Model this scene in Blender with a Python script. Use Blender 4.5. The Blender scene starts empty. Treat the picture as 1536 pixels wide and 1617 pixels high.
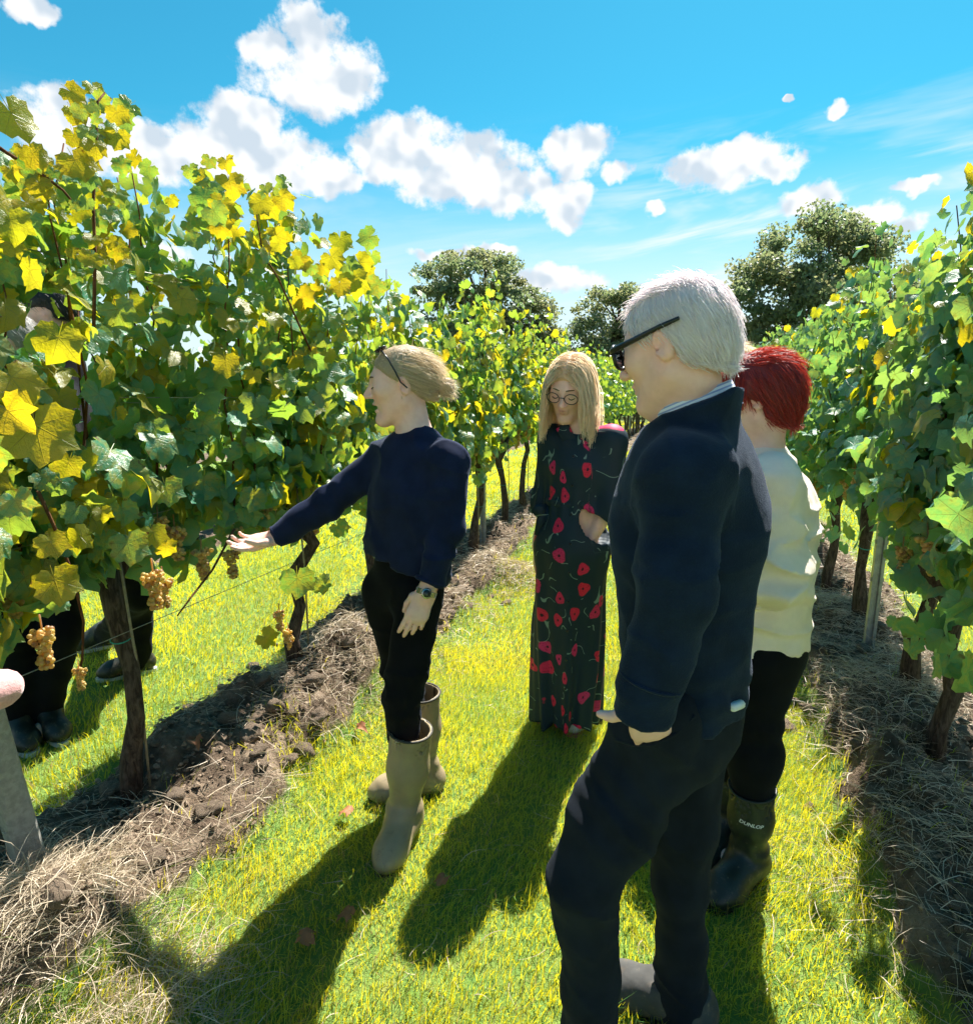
import bpy, math, random
import numpy as np
from mathutils import Vector, Matrix
R = math.radians
SC = bpy.context.scene
COL = SC.collection

# ------------------------------------------------------------------ camera
CAM_H, PITCH = 1.55, math.atan(0.196)
cam_d = bpy.data.cameras.new('camera')
cam_d.sensor_fit = 'HORIZONTAL'; cam_d.sensor_width = 36.0
cam_d.lens = 36.0 * 1000.0 / 1536.0
cam_d.clip_start = 0.05; cam_d.clip_end = 3000
cam = bpy.data.objects.new('camera', cam_d); COL.objects.link(cam)
cam.location = (0, 0, CAM_H); cam.rotation_euler = (math.pi/2 - PITCH, 0, 0)
SC.camera = cam

# ------------------------------------------------------------------ sun and sky
SUN_EL, SUN_AZ = R(55), R(26)           # azimuth measured from +Y towards +X
SUN_DIR = Vector((math.sin(SUN_AZ)*math.cos(SUN_EL), math.cos(SUN_AZ)*math.cos(SUN_EL), math.sin(SUN_EL)))
sun_d = bpy.data.lights.new('sun', 'SUN'); sun_d.energy = 4.0; sun_d.angle = R(0.53); sun_d.color = (1.0, 0.95, 0.86)
sun = bpy.data.objects.new('sun', sun_d); COL.objects.link(sun)
sun.rotation_euler = (-SUN_DIR).to_track_quat('-Z', 'Y').to_euler()
sun.location = (10, 20, 30)

vs = SC.view_settings
vs.view_transform = 'Standard'; vs.look = 'None'; vs.gamma = 1.0; vs.use_curve_mapping = False
vs.exposure = 1.85

class NT:
    """small helper to write node trees"""
    def __init__(s, tree): s.t = tree; s.n = tree.nodes; s.l = tree.links
    def node(s, typ, **kw):
        n = s.n.new(typ)
        for k, v in kw.items(): setattr(n, k, v)
        return n
    def put(s, sock, v):
        if v is None: return
        if isinstance(v, bpy.types.NodeSocket): s.l.new(v, sock)
        elif isinstance(v, bpy.types.Node): s.l.new(v.outputs[0], sock)
        else:
            if sock.type == 'RGBA' and len(v) == 3: v = (*v, 1.0)
            sock.default_value = v
    def math(s, op, a, b=None, c=None, clamp=False):
        n = s.node('ShaderNodeMath', operation=op, use_clamp=clamp)
        s.put(n.inputs[0], a); s.put(n.inputs[1], b); s.put(n.inputs[2], c)
        return n.outputs[0]
    def vmath(s, op, a, b=None, scale=None):
        n = s.node('ShaderNodeVectorMath', operation=op)
        s.put(n.inputs[0], a); s.put(n.inputs[1], b)
        if scale is not None: s.put(n.inputs['Scale'], scale)
        return n.outputs['Value'] if op in ('DOT_PRODUCT', 'LENGTH', 'DISTANCE') else n.outputs[0]
    def mix(s, fac, a, b, blend='MIX'):
        n = s.node('ShaderNodeMix', data_type='RGBA', blend_type=blend)
        s.put(n.inputs[0], fac); s.put(n.inputs[6], a); s.put(n.inputs[7], b)
        return n.outputs[2]
    def fmix(s, fac, a, b):
        n = s.node('ShaderNodeMix', data_type='FLOAT')
        s.put(n.inputs[0], fac); s.put(n.inputs[2], a); s.put(n.inputs[3], b)
        return n.outputs[0]
    def noise(s, vec, scale, detail=3.0, rough=0.5, dist=0.0, out=0, dim='3D'):
        n = s.node('ShaderNodeTexNoise', noise_dimensions=dim)
        s.put(n.inputs['Vector'], vec); s.put(n.inputs['Scale'], scale); s.put(n.inputs['Detail'], detail)
        s.put(n.inputs['Roughness'], rough); s.put(n.inputs['Distortion'], dist)
        return n.outputs[out]
    def ramp(s, fac, stops, interp='LINEAR'):
        n = s.node('ShaderNodeValToRGB'); cr = n.color_ramp; cr.interpolation = interp
        while len(cr.elements) < len(stops): cr.elements.new(0.5)
        for e, (p, c) in zip(cr.elements, stops):
            e.position = p
            if isinstance(c, (int, float)): c = (c, c, c)
            e.color = (*c, 1.0) if len(c) == 3 else c
        s.put(n.inputs[0], fac)
        return n.outputs[0]
    def smooth(s, v, lo, hi, a=0.0, b=1.0):
        n = s.node('ShaderNodeMapRange', interpolation_type='SMOOTHSTEP')
        s.put(n.inputs[0], v); s.put(n.inputs[1], lo); s.put(n.inputs[2], hi); s.put(n.inputs[3], a); s.put(n.inputs[4], b)
        return n.outputs[0]
    def xyz(s, v):
        n = s.node('ShaderNodeSeparateXYZ'); s.put(n.inputs[0], v); return n.outputs
    def comb(s, x, y, z):
        n = s.node('ShaderNodeCombineXYZ'); s.put(n.inputs[0], x); s.put(n.inputs[1], y); s.put(n.inputs[2], z); return n.outputs[0]

def build_world():
    w = bpy.data.worlds.new('World'); SC.world = w; w.use_nodes = True
    t = NT(w.node_tree); t.n.clear()
    out = t.node('ShaderNodeOutputWorld'); bg = t.node('ShaderNodeBackground')
    t.l.new(bg.outputs[0], out.inputs[0])
    sky = t.node('ShaderNodeTexSky', sky_type='NISHITA', sun_disc=False)
    sky.sun_elevation = SUN_EL; sky.sun_rotation = SUN_AZ
    sky.altitude = 50; sky.air_density = 1.0; sky.dust_density = 0.3; sky.ozone_density = 1.2
    SK = 0.0455
    d = t.node('ShaderNodeTexCoord').outputs['Generated']
    x, y, z = t.xyz(d)
    az = t.math('MULTIPLY', t.math('ARCTAN2', x, y), 180/math.pi)
    el = t.math('MULTIPLY', t.math('ARCSINE', z), 180/math.pi)
    # the clouds of the view go on round the whole sky (period 90 degrees of azimuth)
    azm = t.math('SUBTRACT', t.math('FLOORED_MODULO', t.math('ADD', az, 47.0), 90.0), 47.0)
    p = t.comb(azm, el, 0.0)
    n1 = t.noise(p, 0.24, 8.0, 0.66)           # billows
    la = t.noise(p, 0.30, 2.0, 0.55); lb = t.noise(t.vmath('ADD', p, (0.5, 1.3, 0)), 0.30, 2.0, 0.55)   # the same billows here and a little towards the sun
    warp = t.vmath('SUBTRACT', t.noise(p, 0.34, 3.0, 0.62, out=1), (0.5, 0.5, 0.5))
    pw = t.vmath('ADD', p, t.vmath('SCALE', warp, scale=2.6))
    # azimuth, elevation, half width, half height, strength (degrees)
    blobs = [(-13.9, 25.0, 2.55, 2.57, 1.0), (-13.5, 22.9, 5.73, 2.8, 1.0), (-17.2, 24.0, 2.2, 1.73, 1.0), (-10.6, 22.7, 2.64, 2.07, 1.0), (-19.4, 19.3, 3.83, 2.37, 1.0), (-16.8, 17.1, 6.25, 2.61, 1.0), (-21.9, 17.3, 3.2, 2.43, 1.0), (-12.9, 16.3, 2.96, 1.82, 1.0), (-31.3, 18.9, 2.01, 1.73, 1.0), (-30.6, 17.0, 3.89, 2.49, 1.0), (-26.3, 16.7, 3.74, 2.28, 1.0), (-6.7, 18.8, 4.57, 2.42, 1.0), (-2.5, 17.4, 6.81, 2.87, 1.0), (1.7, 15.8, 5.0, 1.83, 1.0), (-8.8, 17.9, 3.03, 2.05, 1.0), (7.2, 18.6, 3.17, 2.13, 1.0), (10.6, 16.8, 1.69, 0.93, 1.0), (6.9, 14.9, 2.48, 1.95, 1.0), (4.3, 15.8, 1.87, 1.39, 1.0), (19.4, 16.8, 4.7, 1.79, 1.0), (20.2, 17.6, 1.91, 1.07, 1.0), (22.8, 16.2, 2.64, 0.88, 1.0), (25.4, 14.0, 3.07, 1.4, 1.0), (29.7, 12.4, 2.14, 1.09, 1.0), (32.1, 11.5, 1.59, 0.97, 1.0), (31.9, 13.6, 1.81, 0.47, 1.0), (26.4, 19.5, 0.88, 0.67, 1.0), (-32.3, 23.7, 1.45, 0.92, 1.0), (13.7, 14.2, 0.95, 0.48, 1.0), (23.2, 20.4, 0.41, 0.27, 1.0), (5.5, 9.1, 6.98, 1.54, 0.75), (-33.7, 9.3, 4.85, 2.22, 0.75), (-26.9, 9.9, 4.56, 1.37, 0.75), (-1.5, 11.1, 5.72, 0.7, 0.75)]
    q = None
    for (bx, by, rx, ry, st) in blobs:
        n = t.node('ShaderNodeVectorMath', operation='MULTIPLY_ADD'); t.put(n.inputs[0], pw); n.inputs[1].default_value = (1/rx, 1/ry, 0); n.inputs[2].default_value = (-bx/rx, -by/ry, (1-st)**.5)
        v = t.vmath('DOT_PRODUCT', n.outputs[0], n.outputs[0])
        q = v if q is None else t.math('MINIMUM', q, v)
    dens = t.math('MAXIMUM', t.math('SUBTRACT', 1.0, q), -1.5)
    f = t.math('ADD', t.math('MULTIPLY', dens, 0.80), t.math('MULTIPLY', t.math('SUBTRACT', n1, 0.5), 2.5))
    cov = t.math('MULTIPLY', t.smooth(f, -0.06, 0.48), 0.97)
    # light: billows facing the sun are white, thick undersides blue grey
    lit = t.math('MULTIPLY', t.math('SUBTRACT', la, lb), 2.4)
    core = t.smooth(f, 0.35, 1.5)
    g = t.math('ADD', t.math('ADD', 0.86, lit), t.math('MULTIPLY', core, -0.16))
    ccol = t.mix(t.smooth(g, 0.45, 1.0), (0.62, 0.71, 0.80), (1.0, 1.0, 1.0))
    ccol = t.vmath('SCALE', ccol, scale=0.305)
    # thin cirrus veils low in the sky
    ps = t.comb(t.math('MULTIPLY', t.math('ADD', azm, t.math('MULTIPLY', el, 1.3)), 0.055), t.math('MULTIPLY', t.math('SUBTRACT', el, t.math('MULTIPLY', azm, 0.10)), 0.42), 3.0)
    ci = t.smooth(t.noise(ps, 1.0, 4.0, 0.62, 0.6), 0.42, 0.74)
    band = t.math('MULTIPLY', t.smooth(el, 1.0, 5.0), t.smooth(el, 22.0, 12.0))
    side = t.smooth(azm, 2.0, 20.0, 0.25, 1.0)
    ci = t.math('MULTIPLY', t.math('MULTIPLY', ci, band), t.math('MULTIPLY', side, 1.0))
    base = t.vmath('SCALE', sky.outputs[0], scale=SK)
    base = t.vmath('MULTIPLY', base, t.mix(t.smooth(el, -2.0, 20.0), (0.70, 1.0, 1.0), (0.175, 0.88, 0.90)))
    base = t.mix(t.smooth(el, 19.0, 3.0, 0.0, 0.80), base, (0.24, 0.275, 0.285))
    c = t.mix(ci, base, (0.265, 0.29, 0.297))
    c = t.mix(cov, c, ccol)
    t.l.new(c, bg.inputs[0]); bg.inputs[1].default_value = 1.0
build_world()
try:
    SC.world.cycles.sampling_method = 'MANUAL'; SC.world.cycles.sample_map_resolution = 1024
except Exception: pass
SC.cycles.max_bounces = 6; SC.cycles.diffuse_bounces = 4; SC.cycles.glossy_bounces = 3
SC.cycles.transmission_bounces = 5; SC.cycles.transparent_max_bounces = 8
SC.cycles.use_denoising = True
SC.cycles.use_adaptive_sampling = True; SC.cycles.adaptive_threshold = 0.025

# ------------------------------------------------------------------ measuring helpers
CP, SP = math.cos(PITCH), math.sin(PITCH)
def at(px, py, Y):
    """the point at distance Y in front of the standpoint seen at pixel px,py of the 1536x1617 photograph"""
    a, b = (px-768)/1000.0, (py-808)/1000.0
    fw, dn = CP - b*SP, b*CP + SP
    t = Y/fw
    return np.array((a*t, Y, CAM_H - dn*t))
def gp(px, py, z=0.0):
    a, b = (px-768)/1000.0, (py-808)/1000.0
    fw, dn = CP - b*SP, b*CP + SP
    t = (CAM_H - z)/dn
    return np.array((a*t, fw*t, z))
ROW_A = math.atan2(0.326, CP + .196*SP)
UX, UY = math.sin(ROW_A), math.cos(ROW_A)      # along the rows
VX, VY = UY, -UX                               # across the rows, to the right
def rs(r, s, z=0.0): return np.array((UX*r + VX*s, UY*r + VY*s, z))
def to_rs(x, y): return UX*x + UY*y, VX*x + VY*y

# ------------------------------------------------------------------ object helpers
def obj(name, mesh, mat=None, parent=None):
    o = bpy.data.objects.new(name, mesh); COL.objects.link(o)
    if mat is not None and mesh is not None and hasattr(mesh, 'materials') and len(mesh.materials) == 0: mesh.materials.append(mat)
    if parent is not None: o.parent = parent
    return o
def empty(name, loc=(0, 0, 0)):
    o = bpy.data.objects.new(name, None); COL.objects.link(o); o.location = loc; o.empty_display_size = 0.1
    return o
def tag(o, label=None, cat=None, group=None, kind=None):
    for k, v in (('label', label), ('category', cat), ('group', group), ('kind', kind)):
        if v: o[k] = v
    return o
def mesh_np(name, verts, faces, smooth=True, uv=None, col=None):
    """verts (n,3); faces (m,k) array of one polygon size, or a list of such arrays"""
    me = bpy.data.meshes.new(name)
    verts = np.asarray(verts, dtype=np.float32)
    fl = faces if isinstance(faces, list) else [faces]
    fl = [np.asarray(f, dtype=np.int32) for f in fl if len(f)]
    nl = sum(f.size for f in fl); npoly = sum(len(f) for f in fl)
    me.vertices.add(len(verts)); me.vertices.foreach_set('co', verts.ravel())
    me.loops.add(nl); me.polygons.add(npoly)
    li = np.concatenate([f.ravel() for f in fl]) if fl else np.zeros(0, np.int32)
    tot = np.concatenate([np.full(len(f), f.shape[1], np.int32) for f in fl])
    st = np.concatenate(([0], np.cumsum(tot)[:-1])).astype(np.int32)
    me.loops.foreach_set('vertex_index', li)
    me.polygons.foreach_set('loop_start', st)
    me.polygons.foreach_set('use_smooth', np.full(npoly, smooth, bool))
    if uv is not None:
        l = me.uv_layers.new(name='UVMap'); l.data.foreach_set('uv', np.asarray(uv, np.float32)[li].ravel())
    if col is not None:
        a = me.color_attributes.new('Col', 'FLOAT_COLOR', 'POINT')
        c = np.ones((len(verts), 4), np.float32); c[:, :col.shape[1]] = col
        a.data.foreach_set('color', c.ravel())
    me.update(calc_edges=True)
    return me
def join_np(parts):
    """list of (verts, faces) with equal polygon size -> one (verts, faces)"""
    vs_, fs_, o = [], [], 0
    for v, f in parts:
        vs_.append(v); fs_.append(np.asarray(f) + o); o += len(v)
    return np.concatenate(vs_), np.concatenate(fs_)
def tube(path, rad, n=8, cap=True):
    """quads round a polyline"""
    path = np.asarray(path, float); m = len(path)
    rad = np.full(m, rad) if np.isscalar(rad) else np.asarray(rad, float)
    tg = np.gradient(path, axis=0); tg /= np.linalg.norm(tg, axis=1)[:, None] + 1e-9
    up = np.array((0, 0, 1.0)) if abs(tg[0, 2]) < .9 else np.array((1.0, 0, 0))
    V = []
    a = np.linspace(0, 2*math.pi, n, endpoint=False)
    for i in range(m):
        e1 = np.cross(tg[i], up); e1 /= np.linalg.norm(e1) + 1e-9
        e2 = np.cross(tg[i], e1); up = -e2 if False else up - tg[i]*np.dot(up, tg[i]); up /= np.linalg.norm(up) + 1e-9
        V.append(path[i] + rad[i]*(np.cos(a)[:, None]*e1 + np.sin(a)[:, None]*e2))
    F = []
    for i in range(m-1):
        for j in range(n):
            F.append((i*n+j, i*n+(j+1) % n, (i+1)*n+(j+1) % n, (i+1)*n+j))
    V = np.concatenate(V)
    if cap:
        c0, c1 = len(V), len(V)+1
        V = np.concatenate([V, path[:1], path[-1:]])
        for j in range(n):
            F.append((c0, (j+1) % n, j, j)); F.append((c1, (m-1)*n+j, (m-1)*n+(j+1) % n, (m-1)*n+(j+1) % n))
    return V, np.array(F)
def quads_tris(F):
    """split an array of quads, some of which repeat their last corner, into [quads, tris]"""
    F = np.asarray(F); d = F[:, 2] == F[:, 3]
    return [F[~d], F[d][:, :3]]
def box_np(c, size, rot=None, bev=0.0):
    c = np.asarray(c, float); hx, hy, hz = np.asarray(size, float)/2
    b = min(bev, hx*.9, hy*.9, hz*.9)
    if b <= 0:
        V = np.array([(sx*hx, sy*hy, sz*hz) for sz in (-1, 1) for sx, sy in ((-1, -1), (1, -1), (1, 1), (-1, 1))])
        F = np.array([(3, 2, 1, 0), (4, 5, 6, 7), (0, 1, 5, 4), (1, 2, 6, 5), (2, 3, 7, 6), (3, 0, 4, 7)])
    else:
        ring = lambda ix, iy, z: [(-hx+ix, -hy, z), (hx-ix, -hy, z), (hx, -hy+iy, z), (hx, hy-iy, z), (hx-ix, hy, z), (-hx+ix, hy, z), (-hx, hy-iy, z), (-hx, -hy+iy, z)]
        sh = lambda q, k: [(x*(1-k/hx), y*(1-k/hy), z) for x, y, z in q]
        V = np.array(sh(ring(b, b, -hz), b*.7) + ring(b, b, -hz+b) + ring(b, b, hz-b) + sh(ring(b, b, hz), b*.7))
        F = [(l*8+j, l*8+(j+1) % 8, l*8+8+(j+1) % 8, l*8+8+j) for l in range(3) for j in range(8)]
        F += [(7, 6, 5, 4), (7, 4, 3, 0), (0, 3, 2, 1), (28, 29, 30, 31), (28, 31, 24, 27), (27, 24, 25, 26)]
        F = np.array(F)
    if rot is not None: V = V @ np.asarray(rot).T
    return V + c, F

# value noise for terrain and folds
_rng = np.random.default_rng(7)
_LAT = _rng.random((64, 64, 64)).astype(np.float32)
def vnoise(P):
    P = np.asarray(P); i = np.floor(P).astype(np.int64); f = (P - i).astype(np.float32); f = f*f*(3-2*f)
    i0 = i & 63; i1 = (i+1) & 63
    x0, y0, z0 = i0[..., 0], i0[..., 1], i0[..., 2]; x1, y1, z1 = i1[..., 0], i1[..., 1], i1[..., 2]
    fx, fy, fz = f[..., 0], f[..., 1], f[..., 2]
    L = _LAT
    a = L[x0, y0, z0]*(1-fx)+L[x1, y0, z0]*fx; b = L[x0, y1, z0]*(1-fx)+L[x1, y1, z0]*fx
    c = L[x0, y0, z1]*(1-fx)+L[x1, y0, z1]*fx; d = L[x0, y1, z1]*(1-fx)+L[x1, y1, z1]*fx
    return ((a*(1-fy)+b*fy)*(1-fz)+(c*(1-fy)+d*fy)*fz)*2-1
def fbm2(x, y, sc, oct=4, seed=0.0):
    s = 0; a = 1; t = 0
    for o in range(oct):
        s = s + a*vnoise(np.stack([x*sc+seed, y*sc+seed*1.7, np.full_like(x, seed*2.3+o*7.1)], -1)); t += a; a *= .5; sc *= 2.03
    return s/t
# ------------------------------------------------------------------ materials
MAT = {}
def new_mat(name):
    m = bpy.data.materials.new(name); m.use_nodes = True
    t = NT(m.node_tree); t.n.clear()
    out = t.node('ShaderNodeOutputMaterial'); MAT[name] = m
    return m, t, out
def bsdf(t, color, rough=0.6, **kw):
    b = t.node('ShaderNodeBsdfPrincipled')
    t.put(b.inputs['Base Color'], color); t.put(b.inputs['Roughness'], rough)
    for k, v in kw.items(): t.put(b.inputs[k.replace('_', ' ')], v)
    return b
def bump(t, h, strength=0.3, dist=0.01, normal=None):
    n = t.node('ShaderNodeBump'); t.put(n.inputs['Height'], h); n.inputs['Strength'].default_value = strength; n.inputs['Distance'].default_value = dist
    if normal is not None: t.put(n.inputs['Normal'], normal)
    return n.outputs[0]
def pos(t): return t.node('ShaderNodeNewGeometry').outputs['Position']
def objco(t): return t.node('ShaderNodeTexCoord').outputs['Object']
def simple(name, c, rough=0.6, nscale=40, var=0.25, bstr=0.2, bdist=0.004, c2=None, detail=4, **kw):
    """a plain surface with uneven colour and fine relief"""
    m, t, out = new_mat(name)
    p = objco(t); n = t.noise(p, nscale, detail, .6)
    if c2 is None: c2 = tuple(v*(1-var) for v in c)
    col = t.mix(t.smooth(n, .3, .7), c2, c)
    b = bsdf(t, col, rough, **kw)
    if bstr: t.put(b.inputs['Normal'], bump(t, t.noise(p, nscale*3, 4, .6), bstr, bdist))
    t.l.new(b.outputs[0], out.inputs[0])
    return m

def leaf_material(name, top, under_tr, tr_amount=0.55, yellow=(.55, .42, .03), ymix=(0.0, 0.35), stuff=False):
    """vine leaf: glossy bluish green blade, yellow green light through it, pale veins, brown margins here and there"""
    m, t, out = new_mat(name)
    uvn = t.node('ShaderNodeUVMap'); uvn.uv_map = 'UVMap'
    u, v, _ = t.xyz(uvn.outputs[0])                     # leaf plane, petiole joint at 0,0, tip at 0,1
    if stuff:
        at_ = t.node('ShaderNodeAttribute'); at_.attribute_name = 'Col'
        rnd, _g, _b = t.xyz(at_.outputs['Vector'])
    else:
        rnd = t.node('ShaderNodeObjectInfo').outputs['Random']
    rnd2 = t.math('FRACT', t.math('MULTIPLY', rnd, 37.7))
    vein = None
    for ang in ((90, 40, 140, -12, 192) if not stuff else ()):
        dx, dy = math.cos(R(ang)), math.sin(R(ang))
        al = t.math('ADD', t.math('MULTIPLY', u, dx), t.math('MULTIPLY', v, dy))
        ac = t.math('ABSOLUTE', t.math('SUBTRACT', t.math('MULTIPLY', u, dy), t.math('MULTIPLY', v, dx)))
        w = t.math('SUBTRACT', 0.022, t.math('MULTIPLY', al, 0.014))
        k = t.math('MULTIPLY', t.smooth(ac, w, t.math('MULTIPLY', w, 0.25)), t.math('GREATER_THAN', al, 0.0))
        sv = None if ang in (-12, 192) else t.math('MULTIPLY', t.smooth(t.math('PINGPONG', t.math('ADD', al, t.math('MULTIPLY', ac, -0.75)), 0.085), 0.012, 0.0), t.math('MULTIPLY', t.smooth(ac, 0.30, 0.05), t.math('GREATER_THAN', al, 0.1)))
        if sv is not None: k = t.math('MAXIMUM', k, t.math('MULTIPLY', sv, 0.35))
        vein = k if vein is None else t.math('MAXIMUM', vein, k)
    if vein is None: vein = t.math('ADD', 0.0, 0.0)
    pp = t.comb(t.math('ADD', u, t.math('MULTIPLY', rnd, 91.0)), v, rnd2)
    n = t.noise(pp, 3.0, 4.0, .6)
    blot = t.smooth(n, .40, .62)
    ym = t.math('ADD', ymix[0], t.math('MULTIPLY', t.math('MULTIPLY', rnd2, blot), ymix[1]-ymix[0]))
    c = t.mix(t.math('MULTIPLY', t.math('FRACT', t.math('MULTIPLY', rnd, 11.3)), 0.8), top, tuple(x*f for x, f in zip(top, (1.8, 1.2, .6))))
    c = t.mix(ym, c, yellow)
    c = t.mix(t.math('MULTIPLY', vein, .45), c, (.22, .26, .10))
    edge = t.vmath('LENGTH', t.comb(u, t.math('SUBTRACT', v, .25), 0.0))
    brown = t.math('MULTIPLY', t.math('MULTIPLY', t.smooth(edge, .45, .85), t.smooth(n, .56, .66)), t.math('GREATER_THAN', rnd2, .55))
    c = t.mix(brown, c, (.13, .06, .02))
    tc = t.mix(t.math('MULTIPLY', t.math('FRACT', t.math('MULTIPLY', rnd, 5.9)), .8), under_tr, tuple(x*f for x, f in zip(under_tr, (.55, .95, 1.2))))
    tc = t.mix(ym, tc, (.80, .52, .015))
    tc = t.mix(t.math('MULTIPLY', vein, .38), tc, (.30, .22, .02))
    tc = t.mix(brown, tc, (.16, .06, .01))
    h = t.math('ADD', t.math('MULTIPLY', vein, -.7), t.noise(pp, 9.0, 3.0, .6))
    nb = bump(t, h, .55, .004)
    b = bsdf(t, c, .36, Normal=nb); b.inputs['Specular IOR Level'].default_value = .6
    tr = t.node('ShaderNodeBsdfTranslucent'); t.put(tr.inputs[0], tc); t.put(tr.inputs[1], nb)
    mx = t.node('ShaderNodeMixShader'); mx.inputs[0].default_value = tr_amount
    t.l.new(b.outputs[0], mx.inputs[1]); t.l.new(tr.outputs[0], mx.inputs[2]); t.l.new(mx.outputs[0], out.inputs[0])
    return m
LEAF_TOP = (.030, .200, .160); LEAF_TR = (.52, .62, .04)
leaf_material('leaf', LEAF_TOP, LEAF_TR, .45, ymix=(0, .55))
leaf_material('leaf_yellow', (.10, .17, .035), (.92, .66, .010), .55, ymix=(.1, .8))
leaf_material('leaf_mass', LEAF_TOP, LEAF_TR, .38, ymix=(0, .45), stuff=True)

leaf_material('leaf_skylit', (.050, .210, .185), (.36, .54, .08), .42, ymix=(0, .35))  # paler bluer copy of the leaf: sky reflection put into its colour
leaf_material('leaf_mass_skylit', (.050, .210, .185), (.36, .54, .08), .36, ymix=(0, .3), stuff=True)  # massed leaves with the same sky reflection in the colour

def blade_material(name, refl, refl2, tr, tr2, amt):
    m, t, out = new_mat(name)
    at_ = t.node('ShaderNodeAttribute'); at_.attribute_name = 'Col'
    r_, g_, b_ = t.xyz(at_.outputs['Vector'])
    c = t.mix(r_, refl, refl2); tc = t.mix(r_, tr, tr2)
    dry = t.math('GREATER_THAN', g_, .90)
    c = t.mix(dry, c, (.34, .27, .13)); tc = t.mix(dry, tc, (.42, .33, .14))
    b = bsdf(t, c, .45); b.inputs['Specular IOR Level'].default_value = .35
    trn = t.node('ShaderNodeBsdfTranslucent'); t.put(trn.inputs[0], tc)
    mx = t.node('ShaderNodeMixShader'); mx.inputs[0].default_value = amt
    t.l.new(b.outputs[0], mx.inputs[1]); t.l.new(trn.outputs[0], mx.inputs[2]); t.l.new(mx.outputs[0], out.inputs[0])
    return m
blade_material('grass', (.090, .350, .120), (.20, .35, .07), (.88, .78, .012), (1.0, .80, .012), .50)
blade_material('straw', (.34, .27, .19), (.72, .61, .46), (.38, .29, .19), (.58, .46, .32), .25)
blade_material('tree_leaf', (.14, .20, .14), (.21, .225, .14), (.26, .34, .14), (.38, .36, .16), .45)  # haze over the distant trees is put into these pale leaf colours

def ground_material():
    m, t, out = new_mat('ground')
    p = pos(t); x, y, z = t.xyz(p)
    s = t.math('ADD', t.math('MULTIPLY', x, VX), t.math('MULTIPLY', y, VY))
    at_ = t.node('ShaderNodeAttribute'); at_.attribute_name = 'Col'
    soil_m, _g, _b = t.xyz(at_.outputs['Vector'])
    nb = t.noise(p, 9.0, 6.0, .65); nf = t.noise(p, 60.0, 5.0, .7)
    soil = t.ramp(nb, [(.28, (.040, .028, .020)), (.5, (.15, .108, .076)), (.75, (.36, .275, .20))])
    soil = t.mix(t.math('MULTIPLY', t.smooth(nf, .55, .75), .5), soil, (.26, .21, .16))
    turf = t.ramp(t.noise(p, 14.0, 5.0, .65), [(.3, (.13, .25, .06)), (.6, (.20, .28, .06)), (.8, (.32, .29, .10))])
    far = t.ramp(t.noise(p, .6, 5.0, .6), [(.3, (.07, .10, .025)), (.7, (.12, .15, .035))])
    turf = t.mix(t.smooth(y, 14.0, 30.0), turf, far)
    c = t.mix(t.smooth(t.math('ADD', soil_m, t.math('MULTIPLY', t.math('SUBTRACT', nb, .5), .6)), .35, .65), turf, soil)
    h = t.math('ADD', t.math('MULTIPLY', nb, 1.0), t.math('MULTIPLY', nf, .4))
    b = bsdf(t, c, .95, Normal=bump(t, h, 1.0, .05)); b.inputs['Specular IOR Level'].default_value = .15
    t.l.new(b.outputs[0], out.inputs[0])
ground_material()

def bark(name, c1, c2, sc=1.0):
    m, t, out = new_mat(name)
    p = t.vmath('MULTIPLY', objco(t), (1, 1, .22))
    n = t.noise(p, 70*sc, 5, .65, .6); n2 = t.noise(p, 18*sc, 4, .6)
    c = t.mix(t.smooth(n, .35, .68), c1, c2); c = t.mix(t.math('MULTIPLY', n2, .4), c, tuple(v*.4 for v in c1))
    b = bsdf(t, c, .9, Normal=bump(t, n, 1.0, .012/sc)); b.inputs['Specular IOR Level'].default_value = .2
    t.l.new(b.outputs[0], out.inputs[0]); return m
bark('vine_bark', (.045, .030, .022), (.16, .115, .085)); bark('cane', (.10, .040, .018), (.24, .105, .045)); bark('oak_bark', (.05, .04, .03), (.13, .105, .08), .08)
simple('soil_clod', (.36, .27, .19), .95, 22, .5, .8, .02, c2=(.12, .08, .054))
simple('concrete', (.38, .37, .33), .85, 55, .3, .5, .006)
simple('galvanised', (.36, .37, .36), .45, 30, .3, .15, .002, Metallic=.55)
simple('wire', (.42, .41, .38), .4, 30, .3, 0, Metallic=.6)
simple('bamboo', (.34, .28, .18), .6, 40, .4, .3)
simple('green_tie', (.02, .36, .30), .5, 60, .2, .1)
def grape_mat():
    m, t, out = new_mat('grape')
    at_ = t.node('ShaderNodeAttribute'); at_.attribute_name = 'Col'
    r_, g_, b_ = t.xyz(at_.outputs['Vector'])
    c = t.mix(r_, (.55, .47, .16), (.62, .42, .16)); c = t.mix(t.math('GREATER_THAN', g_, .88), c, (.22, .13, .10))
    c = t.mix(t.math('MULTIPLY', t.smooth(t.noise(objco(t), 160, 3, .6), .45, .7), .35), c, (.70, .58, .42))
    b = bsdf(t, c, .38); b.inputs['Subsurface Weight'].default_value = .0
    tr = t.node('ShaderNodeBsdfTranslucent'); t.put(tr.inputs[0], t.mix(r_, (.95, .72, .16), (1.0, .60, .12)))
    mx = t.node('ShaderNodeMixShader'); mx.inputs[0].default_value = .45
    t.l.new(b.outputs[0], mx.inputs[1]); t.l.new(tr.outputs[0], mx.inputs[2]); t.l.new(mx.outputs[0], out.inputs[0])
grape_mat()

def dead_leaf():
    m, t, out = new_mat('dead_leaf')
    c = t.mix(t.noise(objco(t), 6, 3, .6), (.20, .06, .02), (.36, .16, .06)); b = bsdf(t, c, .7); t.l.new(b.outputs[0], out.inputs[0])
dead_leaf()
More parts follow.
